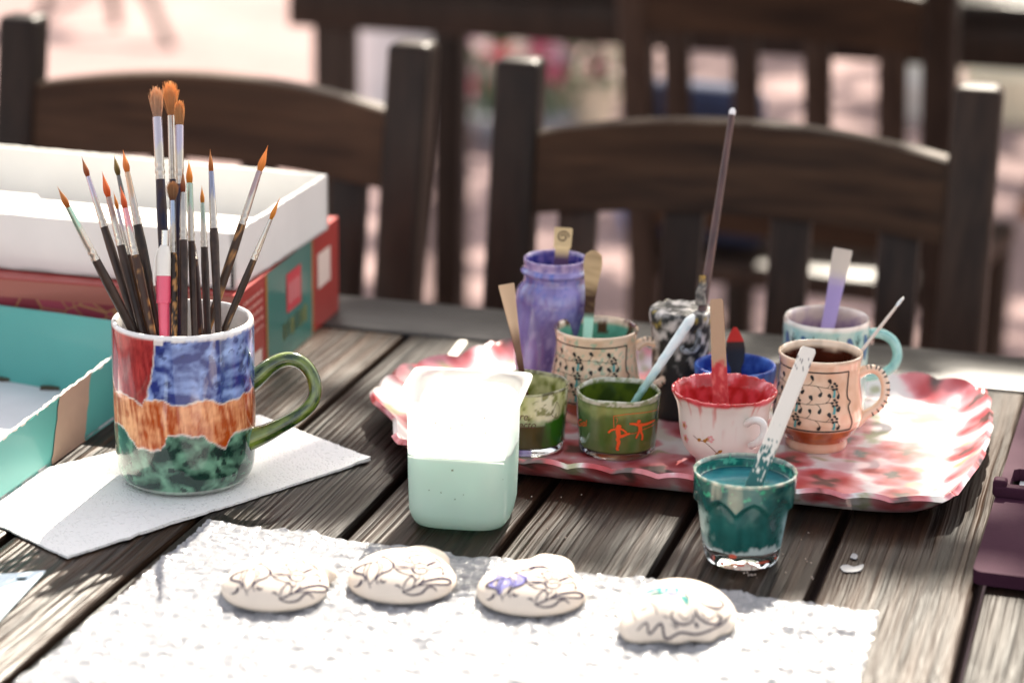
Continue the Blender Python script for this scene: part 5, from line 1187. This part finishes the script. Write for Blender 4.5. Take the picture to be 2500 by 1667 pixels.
BISQ = M('bisque ceramic', (.70, .61, .52), .8, var=.03, vscale=80, spec=.12); LINE = M('grey violet drawn line', (.035, .028, .055), .95, spec=.0); VIO = M('lilac glaze fill', C('#8f8cc0'), .9, spec=.05); AQ = M('turquoise glaze fill', C('#4a827e'), .9, spec=.05)
def pebble(label, cxp, cyp, a, b, lobes, scal, strokes, fills, org, s_, rot=0.0, H=.0172, off=(0, 0), scl=1.0):
    c = T(cxp, cyp, .0028); r = thing('ceramic_ornament', label, 'ceramic ornament', c, 'ceramic ornaments on the bubble wrap')
    fx = Vector((RT.x, RT.y, 0)).normalized(); fy = Vector((-fx.y, fx.x, 0)); n = 120; rings = [0, .12, .25, .4, .55, .68, .78, .86, .92, .96, .985, 1.0]; vs = []; fs = []
    def rad(ph):
        r_ = 1 / math.sqrt((math.cos(ph) / a) ** 2 + (math.sin(ph) / b) ** 2)
        for (lp, amp, wd) in lobes:
            d_ = (ph - lp + math.pi) % (2 * math.pi) - math.pi; r_ += amp * math.exp(-(d_ / wd) ** 4)
        if scal:
            d_ = (ph - scal[0] + math.pi) % (2 * math.pi) - math.pi; r_ *= 1 + scal[2] * math.exp(-(d_ / scal[1]) ** 4) * math.sin(ph * scal[3])
        return r_
    for t in rings:
        for k in range(n):
            ph = 2 * math.pi * k / n; rr = rad(ph) * max(t, .001); z = .0035 + (H - .0035) * (1 - t ** 2.3) ** .66
            vs.append(c + fx * rr * math.cos(ph + rot) + fy * rr * math.sin(ph + rot) + Z * z)
    for t, z in ((1.0, .0022), (.97, .0008), (.9, .0), (.001, .0)):
        for k in range(n):
            ph = 2 * math.pi * k / n; rr = rad(ph) * t; vs.append(c + fx * rr * math.cos(ph + rot) + fy * rr * math.sin(ph + rot) + Z * z)
    for i in range(len(rings) + 3):
        for k in range(n): fs.append((i * n + k, i * n + (k + 1) % n, (i + 1) * n + (k + 1) % n, (i + 1) * n + k))
    mb = MB(); mb.add(vs, fs); mb.build('body', BISQ, r, flip=True, angle=180)
    bv = BVHTree.FromPolygons([tuple(v) for v in vs], fs)
    def hit(x, y):
        d_ = ray(x, y).normalized(); h_ = bv.ray_cast(O, d_)
        if h_[0] is None: return None
        nn = h_[1] if h_[1].dot(d_) < 0 else -h_[1]; return h_[0] + nn * .00018
    def ribbon(mb, pts, w_, fat=1.0):
        P = smooth_path([((x + off[0]) * scl / s_ + org[0], (y + off[1]) * scl / s_ + org[1]) for x, y in pts], 6); m_ = len(P); L_ = []; R_ = []; ok = []
        for i, (x, y) in enumerate(P):
            p0 = P[max(i - 1, 0)]; p1 = P[min(i + 1, m_ - 1)]; dx, dy = p1[0] - p0[0], p1[1] - p0[1]; l = math.hypot(dx, dy) or 1; u = i / (m_ - 1); ww = (w_(u) if callable(w_) else w_ * .86 * (.55 + .6 * math.sin(math.pi * u))) / 2
            ww *= fat; h0 = hit(x - dy / l * ww, y + dx / l * ww); h1 = hit(x + dy / l * ww, y - dx / l * ww); ok.append(h0 is not None and h1 is not None); L_.append(h0 or c); R_.append(h1 or c)
        mb.add(L_ + R_, [(i, i + 1, m_ + i + 1, m_ + i) for i in range(m_ - 1) if ok[i] and ok[i + 1]])
    for nm, mt, items in fills:
        mb = MB()
        for pts, w_ in items: ribbon(mb, pts, w_, 1.45)
        mb.build(nm, mt, r, flip=False)
    mb = MB()
    for pts in strokes: ribbon(mb, pts[0] if isinstance(pts[0], list) else pts, pts[1] if isinstance(pts[0], list) else 3.2)
    mb.build('drawn_flowers', LINE, r, flip=False); return r
ell = lambda cx_, cy_, rx, ry, a0=0, a1=360, n=14, wob=0: [(cx_ + rx * (1 + wob * math.sin(i * 2.4)) * math.cos(math.radians(lerp(a0, a1, i / n))), cy_ + ry * (1 + wob * math.sin(i * 2.4)) * math.sin(math.radians(lerp(a0, a1, i / n)))) for i in range(n + 1)]
FL = [[[(430, 425), (300, 470), (247, 522), (330, 545), (357, 582), (352, 615)], 5], [(440, 432), (470, 425), (505, 380)], [[(505, 378), (575, 395), (622, 450), (600, 500), (505, 540), (462, 590), (480, 640)], 4.5], [(425, 432), (385, 490), (372, 560), (408, 680)], [(470, 430), (492, 480), (462, 560), (405, 640)],
      [(372, 450), (345, 500), (352, 540)], [(500, 425), (522, 470), (505, 520)], [(250, 660), (290, 650), (322, 590)], [(270, 668), (312, 640), (330, 600)], [(495, 600), (530, 618), (558, 600)], [(488, 612), (520, 585)], [(500, 625), (548, 622)],
      [(505, 378), (640, 335), (800, 325), (920, 330), (960, 370)], ell(882, 492, 82, 48), ell(905, 505, 38, 24, 160, 400), ell(845, 500, 30, 20, 100, 330), [(815, 445), (690, 400)], [(830, 440), (760, 375)], [(865, 440), (860, 375)], [(885, 440), (890, 372)], [(910, 445), (960, 380)], [(935, 455), (1040, 410)], [(945, 465), (1060, 425)],
      [(800, 470), (640, 462)], [(800, 490), (650, 490)], ell(840, 455, 210, 95, 95, 200, 18, .03), ell(900, 450, 180, 85, -80, 30, 16, .03), ell(880, 440, 150, 80, 215, 290, 10, .03), [(965, 500), (1060, 480), (1110, 500)],
      [[(712, 715), (738, 620), (800, 560), (832, 600), (800, 680), (712, 715)], 4], [[(712, 715), (840, 660), (930, 610), (1080, 582), (1165, 602), (1150, 640), (1000, 640), (860, 652)], 5.5], [[(712, 715), (800, 742), (890, 725), (950, 670), (1000, 665), (1040, 705)], 5], [(835, 600), (870, 580), (880, 560)], [(860, 640), (900, 610), (920, 560)],
      [[(640, 655), (670, 650), (697, 682)], 4], [(650, 412), (656, 408)], [(678, 404), (684, 402)], [(702, 400), (708, 398)], [(780, 370), (786, 368)], [(800, 368), (806, 368)], [(825, 372), (831, 374)], ell(1105, 515, 14, 22, 0, 300), [(1085, 545), (1110, 548)]]
pebble('ceramic ornament with line drawn flowers, uncoloured, leftmost of the four on the bubble wrap', 672, 1446, .0278, .0280, [(math.radians(36), .0085, .22)], None, FL, [], (500, 1280), 3.92)
pebble('uncoloured ceramic ornament with line drawn flowers, second from the left, close to the sheet edge', 982, 1428, .0284, .0280, [(math.radians(60), .0095, .32)], None, FL, [], (500, 1280), 3.92, off=(1180, -68))
V3 = [('lilac_petals', VIO, [([(285, 312), (320, 285), (380, 258)], lambda u: 17 * math.sin(math.pi * clamp(u * .8 + .2))), ([(300, 318), (340, 330), (385, 290), (400, 262)], 17), ([(372, 410), (385, 350), (430, 290)], lambda u: 5 + 15 * u), ([(385, 345), (420, 320), (470, 290)], 16), ([(460, 340), (520, 315), (590, 290)], 10), ([(500, 290), (550, 285), (590, 285)], lambda u: 12 - 4 * u)])]
def remap(p):                                 # the same drawing, set on the third piece
    q = p[0] if isinstance(p[0], list) else p; q = [((x - 705) * .80 + 640, (y - 600) * .72 + 405) for x, y in q]
    return [q, p[1]] if isinstance(p[0], list) else q
FL3 = [remap(p) for p in FL]
pebble('ceramic ornament with one tulip filled in lilac, third from the left with a tall stub', 1298, 1457, .0286, .0282, [(math.radians(68), .0140, .34)], None, FL3 + [[(540, 240), (620, 200), (720, 195), (745, 240)], [(560, 250), (640, 215)]], V3, (1100, 1320), 3.136)

S4 = [[[(1430, 685), (1500, 625), (1522, 712), (1610, 632), (1650, 748), (1760, 702), (1900, 712), (2055, 650), (2112, 600), (2150, 552)], 6], [[(1705, 535), (1690, 580), (1725, 622), (1785, 640), (1850, 615), (1865, 560)], 5.5], [(1740, 545), (1790, 600), (1830, 585)], [[(1880, 520), (1890, 575), (1960, 625), (2040, 632), (2070, 590), (2030, 560)], 6], [(1925, 545), (1960, 590), (2010, 590), (2000, 560)], [[(1905, 455), (1950, 495), (2040, 515), (2092, 490), (2060, 455), (2010, 430)], 5],
      [(1520, 425), (1530, 470), (1565, 500), (1580, 560)], [(1530, 415), (1580, 395), (1610, 420)], [(1380, 490), (1400, 560), (1420, 610)], [(1450, 530), (1490, 515), (1510, 500)], [[(1870, 620), (1885, 660), (1890, 640), (1870, 620)], 5], [(1680, 640), (1720, 640), (1735, 665), (1700, 660)], [(1760, 380), (1810, 410), (1825, 450)], [(1630, 570), (1670, 590)], [(1990, 450), (2000, 465)]]
F4 = [('turquoise_sweep', AQ, [([(1480, 432), (1520, 404), (1570, 388), (1640, 378)], lambda u: 11 + 2 * u), ([(1635, 378), (1700, 374), (1750, 380)], 12), ([(1745, 372), (1785, 384), (1815, 410), (1850, 465)], lambda u: 14 + 12 * math.sin(math.pi * u * .8))]), ('lilac_petals', VIO, [([(1650, 400), (1700, 402), (1760, 412)], lambda u: 10 * math.sin(math.pi * clamp(u + .05)))])]
pebble('ceramic ornament with scalloped edge, scrolls and a turquoise sweep, rightmost of the four', 1658, 1517, .0292, .0290, [(math.radians(222), .0085, .42)], (math.radians(262), 1.1, .06, 10), S4, F4, (1100, 1320), 3.136, H=.0200)

# ================================================================ odds and ends on the table
def plate(mb, outer, inner, z0, z1, n=64):
    """flat plate with a hole; outlines in the table plane"""
    c = sum(inner, Vector()) / len(inner)
    def cast(poly, an):
        d_ = Vector((math.cos(an), math.sin(an), 0)); best = None
        for a, b in zip(poly, poly[1:] + poly[:1]):
            e_ = b - a; den = d_.x * e_.y - d_.y * e_.x
            if abs(den) < 1e-12: continue
            w_ = a - c; t = (w_.x * e_.y - w_.y * e_.x) / den; s_ = (w_.x * d_.y - w_.y * d_.x) / den
            if t > 0 and -1e-6 <= s_ <= 1 + 1e-6 and (best is None or t < best): best = t
        return c + d_ * (best or 0)
    angs = sorted(set([2 * math.pi * i / n for i in range(n)] + [math.atan2((p - c).y, (p - c).x) % (2 * math.pi) for p in outer + inner])); m_ = len(angs); vs = []
    for poly, z in ((outer, z0), (outer, z1), (inner, z1), (inner, z0)):
        for an in angs: p = cast(poly, an); vs.append(Vector((p.x, p.y, TAB + z)))
    fs = [(i * m_ + k, i * m_ + (k + 1) % m_, ((i + 1) % 4) * m_ + (k + 1) % m_, ((i + 1) % 4) * m_ + k) for i in range(4) for k in range(m_)]; mb.add(vs, fs)
ta, tb_, tc2 = T(112, 1401), T(-10, 1411), T(0, 1521); td = (tc2 - ta).normalized(); outer = [ta, tb_, tb_ + td * .11, ta + td * .11]
hc = T(53, 1421); inner = [hc + Vector((math.cos(i * math.pi / 8), math.sin(i * math.pi / 8), 0)) * .0030 for i in range(16)]
mb = MB(); plate(mb, outer, inner, .0012, .0022); tg_ = mb.build('plastic_tag', M('pale blue plastic tag', C('#cfe0e8'), .3, coat=.3), angle=40); plane_root(tg_, ta + td * .05)
tag(tg_, 'pale blue plastic tag with a punched hole at the lower left on the planks', 'tag')

pa = T(2372, 1412, .004); pd = (T(2500, 999, .004) - pa); pd.z = 0; pd.normalize(); px_ = Vector((pd.y, -pd.x, 0)); pa.z = 0
def pl(x, y): p = pa + px_ * x + pd * y; return Vector((p.x, p.y, 0))
cr = [pl(.006 - .006 * math.cos(t), .006 - .006 * math.sin(t)) for t in np.linspace(0, math.pi / 2, 6)]
outer = cr + [pl(.17, 0), pl(.17, .34), pl(0, .34)]
ha = T(2463, 1190, .008); hx, hy = (Vector((ha.x, ha.y, 0)) - pl(0, 0)).dot(px_), (Vector((ha.x, ha.y, 0)) - pl(0, 0)).dot(pd)
inner = [pl(hx, hy), pl(hx + .07, hy), pl(hx + .07, hy + .032), pl(hx + .003, hy + .034), pl(hx, hy + .031)]
plr = thing('plum_plastic_frame', 'plum coloured plastic plate with a square opening and a hook, cut by the right edge', 'plastic plate', pa + px_ * .08 + pd * .15 + Z * TAB)
PLUM = M('plum plastic', C('#3c2230'), .6, spec=.03, var=.05, vscale=200, bump=.08, bscale=900)
mb = MB(); plate(mb, outer, inner, .001, .0085); o = mb.build('plate', PLUM, plr, angle=40)
bv = o.modifiers.new('soft edges', 'BEVEL'); bv.width = .0012; bv.segments = 3; bv.limit_method = 'ANGLE'; bv.angle_limit = math.radians(50)
mb = MB(); R3 = Matrix((px_, pd, Z)).transposed()
mb.box(pl(hx + .004, hy - .016) + Z * (TAB + .0115), (.022, .008, .007), R3, bevel=.0015, seg=3); mb.box(pl(hx - .004, hy - .015) + Z * (TAB + .0135), (.008, .0085, .010), R3, bevel=.0018, seg=3); mb.build('hook', PLUM, plr)
mb = MB(); q = [pl(hx + .004, hy - .02), pl(hx + .09, hy - .02), pl(hx + .09, hy + .05), pl(hx + .004, hy + .05)]; mb.hexa([p + Z * (TAB + .0003) for p in q], [p + Z * (TAB + .0008) for p in q])
pp_ = mb.build('paper_slip', M('white slip paper', (.82, .82, .80), .8), smooth=False); plane_root(pp_, pl(hx + .04, hy + .01) + Z * TAB); tag(pp_, 'white paper showing through the opening of the plum plastic plate', 'paper')

mb = MB()
def blobp(pts, z=.0005):
    c = sum((T(*p) for p in pts), Vector()) / len(pts); P = smooth_path(pts + pts[:1], 4)[:-1]; m_ = len(P)
    mb.add([c + Z * (z + .0003)] + [T(*p) + Z * z for p in P] + [T(*p) + Z * .0002 for p in P], [(0, 1 + i, 1 + (i + 1) % m_) for i in range(m_)] + [(1 + i, 1 + m_ + i, 1 + m_ + (i + 1) % m_, 1 + (i + 1) % m_) for i in range(m_)])
blobp([(2050, 1385), (2065, 1379), (2090, 1386), (2108, 1378), (2103, 1392), (2085, 1397), (2060, 1396)]); blobp([(2075, 1362), (2082, 1352), (2093, 1356), (2090, 1366)])
sp = mb.build('paint_spill', M('pale spilled paint', C('#777a82'), .4), flip=False); plane_root(sp, T(2080, 1380)); tag(sp, 'small pale paint spill on the plank right of the teal glass', 'paint spill')
mb = MB(); rs = random.Random(4)
for k in range(26):
    q = (rs.uniform(1780, 2000), rs.uniform(1290, 1440)) if k < 18 else (rs.uniform(1290, 1420), rs.uniform(1180, 1330)); c = T(*q); s_ = rs.uniform(.0003, .0009)
    mb.box(c + Z * .0006, (s_, s_ * 1.4, .0006), bevel=s_ * .2, seg=1)
for k in range(6): mb.box(T(1830 + rs.uniform(-14, 14), 1403 + rs.uniform(-4, 4)) + Z * .0008, (.0009, .0009, .0008), bevel=.0002, seg=1)
cr_ = mb.build('paint_crumbs', M('pale crumbs', C('#b8a79c'), .7), flip=False); plane_root(cr_, T(1880, 1370)); cr_['kind'] = 'stuff'; cr_['label'] = 'dried paint crumbs scattered on the planks round the teal glass'; 
# ================================================================ a leafy tree added out of view, its crown shaped to dapple the light
def inside(p, poly):
    r = False; j = len(poly) - 1
    for i in range(len(poly)):
        a, b = poly[i], poly[j]
        if (a[1] > p[1]) != (b[1] > p[1]) and p[0] < (b[0] - a[0]) * (p[1] - a[1]) / (b[1] - a[1]) + a[0]: r = not r
        j = i
    return r
def zone(pts, h=0.0):                         # patch kept clear of leaves so sun falls there, on the table or h above
    out = []
    for x, y in ov(*pts):
        q = T(x, y, h); q = q - SD * (h / SD.z); out.append((q.x, q.y))
    return out
LIT = [zone([(-250, 1750), (-250, 1400), (60, 1350), (250, 1335), (400, 1290), (480, 1222), (800, 1252), (1000, 1290), (1300, 1335), (1560, 1385), (1750, 1425), (1950, 1410), (2180, 1340), (2240, 1380), (2352, 1400), (2560, 1500), (2560, 1750)]),
       zone([(2080, 900), (2200, 870), (2352, 860), (2380, 880), (2230, 1260), (2180, 1120), (2080, 1010)]),
       zone([(900, 800), (1100, 790), (1140, 850), (1100, 900), (940, 920), (870, 880)]),
       zone([(930, 840), (1240, 840), (1240, 940), (930, 950)], .07),
       zone([(-200, 280), (700, 340), (690, 470), (560, 590), (-200, 540)], .10),
       zone([(740, 800), (830, 790), (820, 860), (740, 870)]),
       zone([(320, 160), (460, 160), (660, 320), (660, 400), (180, 400), (180, 340)], .20),
       zone([(-60, 0), (130, 20), (130, 90), (-60, 90)], .13), zone([(890, 60), (1270, 110), (1270, 170), (890, 130)], .13), zone([(150, 150), (600, 150), (600, 200), (150, 190)], .08),
       zone([(2150, 150), (2320, 150), (2320, 260), (2150, 300)], .12), zone([(1700, 270), (2200, 320), (2200, 380), (1900, 330)], .06)]
LEAF = M('tree leaf', vcol=True, rough=.5, transl=.35, coat=.1)
tree = thing('shade_tree', 'added unseen tree over the table, leaves left out where sun should fall', 'tree', (1.9, .9, 0))
BARK = M('tree bark', (.10, .075, .055), .9, var=.3, vscale=25, bump=.6, bscale=60)
mb = MB(); trunk = smooth3([(1.9, .9, 0), (1.85, .92, 1.0), (1.75, 1.0, 2.0), (1.5, 1.2, 2.7), (1.0, 1.6, 3.1)], 6); mb.tube(trunk, list(np.linspace(.14, .06, len(trunk))), 14); mb.build('trunk', BARK, tree)
rs = random.Random(31); CZ = TAB + 2.3
cc = Vector((-.15, 1.45, TAB)) + SD * (2.3 / SD.z)
mb = MB()
for tgt in ((-.9, .75), (-.2, .85), (.8, .7)):
    P = smooth3([(1.0, 1.6, 3.1), (lerp(1.0, cc.x + tgt[0], .5), lerp(1.6, cc.y + tgt[1], .5), CZ + .45), (cc.x + tgt[0], cc.y + tgt[1], CZ + .55)], 5); mb.tube(P, list(np.linspace(.05, .012, len(P))), 8)
mb.build('limb', BARK, tree)
vs = []; fs = []; cs = []
def leaf(c, s_):
    ax = Vector((rs.gauss(0, 1), rs.gauss(0, 1), rs.gauss(0, .35))).normalized(); nn = Vector((rs.gauss(0, .45), rs.gauss(0, .45), 1)); b = ax.cross(nn).normalized(); nn = b.cross(ax)
    pts = [c - ax * s_ * .5, c - ax * s_ * .2 + b * s_ * .26, c + ax * s_ * .12 + b * s_ * .27, c + ax * s_ * .55, c + ax * s_ * .12 - b * s_ * .27, c - ax * s_ * .2 - b * s_ * .26]
    for p in pts:
        t = (p.z - TAB) / SD.z; q = p - SD * t
        for z_ in LIT:
            if inside((q.x, q.y), z_): return
    o_ = len(vs); vs.extend(pts); fs.extend([(o_, o_ + 1, o_ + 2, o_ + 3), (o_, o_ + 3, o_ + 4, o_ + 5)]); g = mixc(C('#3f5a22'), C('#6f8236'), rs.random()); cs.extend([g] * 6)
for k in range(10500): leaf(Vector((cc.x + rs.uniform(-1.15, 1.0), cc.y + rs.uniform(-.95, .95), CZ + rs.uniform(-.2, .2))), rs.uniform(.038, .07))
mb = MB(); mb.add(vs, fs, cs); fo = mb.build('foliage', LEAF, tree, smooth=False, vcol=True, flip=False); fo['kind'] = 'stuff'

# a second tree, added out of view to shade the paving to the right
t2 = thing('shade_tree', 'added unseen tree that shades the paving behind the second table', 'tree', (3.6, 9.2, 0))
mb = MB(); trunk = smooth3([(3.6, 9.2, 0), (3.5, 9.1, 1.2), (3.2, 8.9, 2.2), (2.4, 8.5, 3.0), (1.2, 8.1, 3.4), (-.4, 7.8, 3.5)], 6); mb.tube(trunk, list(np.linspace(.2, .04, len(trunk))), 14); mb.build('trunk', BARK, t2)
vs = []; fs = []; cs = []; LIT = []
for k in range(1500): leaf(Vector((rs.uniform(.5, 4.4), rs.uniform(6.2, 11.2), rs.uniform(3.1, 3.7))), rs.uniform(.14, .26))
mb = MB(); mb.add(vs, fs, cs); fo = mb.build('foliage', LEAF, t2, smooth=False, vcol=True, flip=False); fo['kind'] = 'stuff'

# a house added out of view to keep the low sky out of reflections
hs_ = thing('sky_block_house', 'added unseen house that blocks the low sky', 'house', (0, 21, 0))
HWALL = M('house plaster', (.22, .18, .15), .9, var=.2, vscale=.6, bump=.3, bscale=8)
mb = MB(); mb.box((0, 23, 4.6), (46, 4, 9.2)); mb.build('wall', HWALL, hs_, smooth=False)
mb = MB(); mb.add([(-23.5, 20.6, 9.2), (23.5, 20.6, 9.2), (23.5, 25.4, 9.2), (-23.5, 25.4, 9.2), (-23.5, 23, 10.6), (23.5, 23, 10.6)], [(0, 1, 5, 4), (2, 3, 4, 5), (1, 2, 5), (3, 0, 4), (3, 2, 1, 0)]); mb.build('roof', M('roof tile', (.20, .09, .06), .8, var=.2, vscale=3), hs_, smooth=False)
WFR = M('window frame paint', (.30, .26, .22), .6); WGL = M('window pane glass', (.03, .035, .04), .08)
fm = pm = None
for k in range(11):
    for z in (1.9, 5.0, 7.6):
        x = -20 + k * 4
        if fm is None:
            mb = MB()
            for dx in (-.6, .6): mb.box((dx, 0, 0), (.12, .12, 1.7))
            for dz in (-.8, .8): mb.box((0, 0, dz), (1.08, .12, .12))
            fm = mb.build('window', WFR, None, smooth=False); mb = MB(); mb.box((0, .02, 0), (1.1, .03, 1.5)); pm = mb.build('pane', WGL, None, smooth=False); pm.parent = fm; f_ = fm
        else: f_ = copy_tree(fm)
        f_.parent = hs_; f_.location = (x, -.06, z)
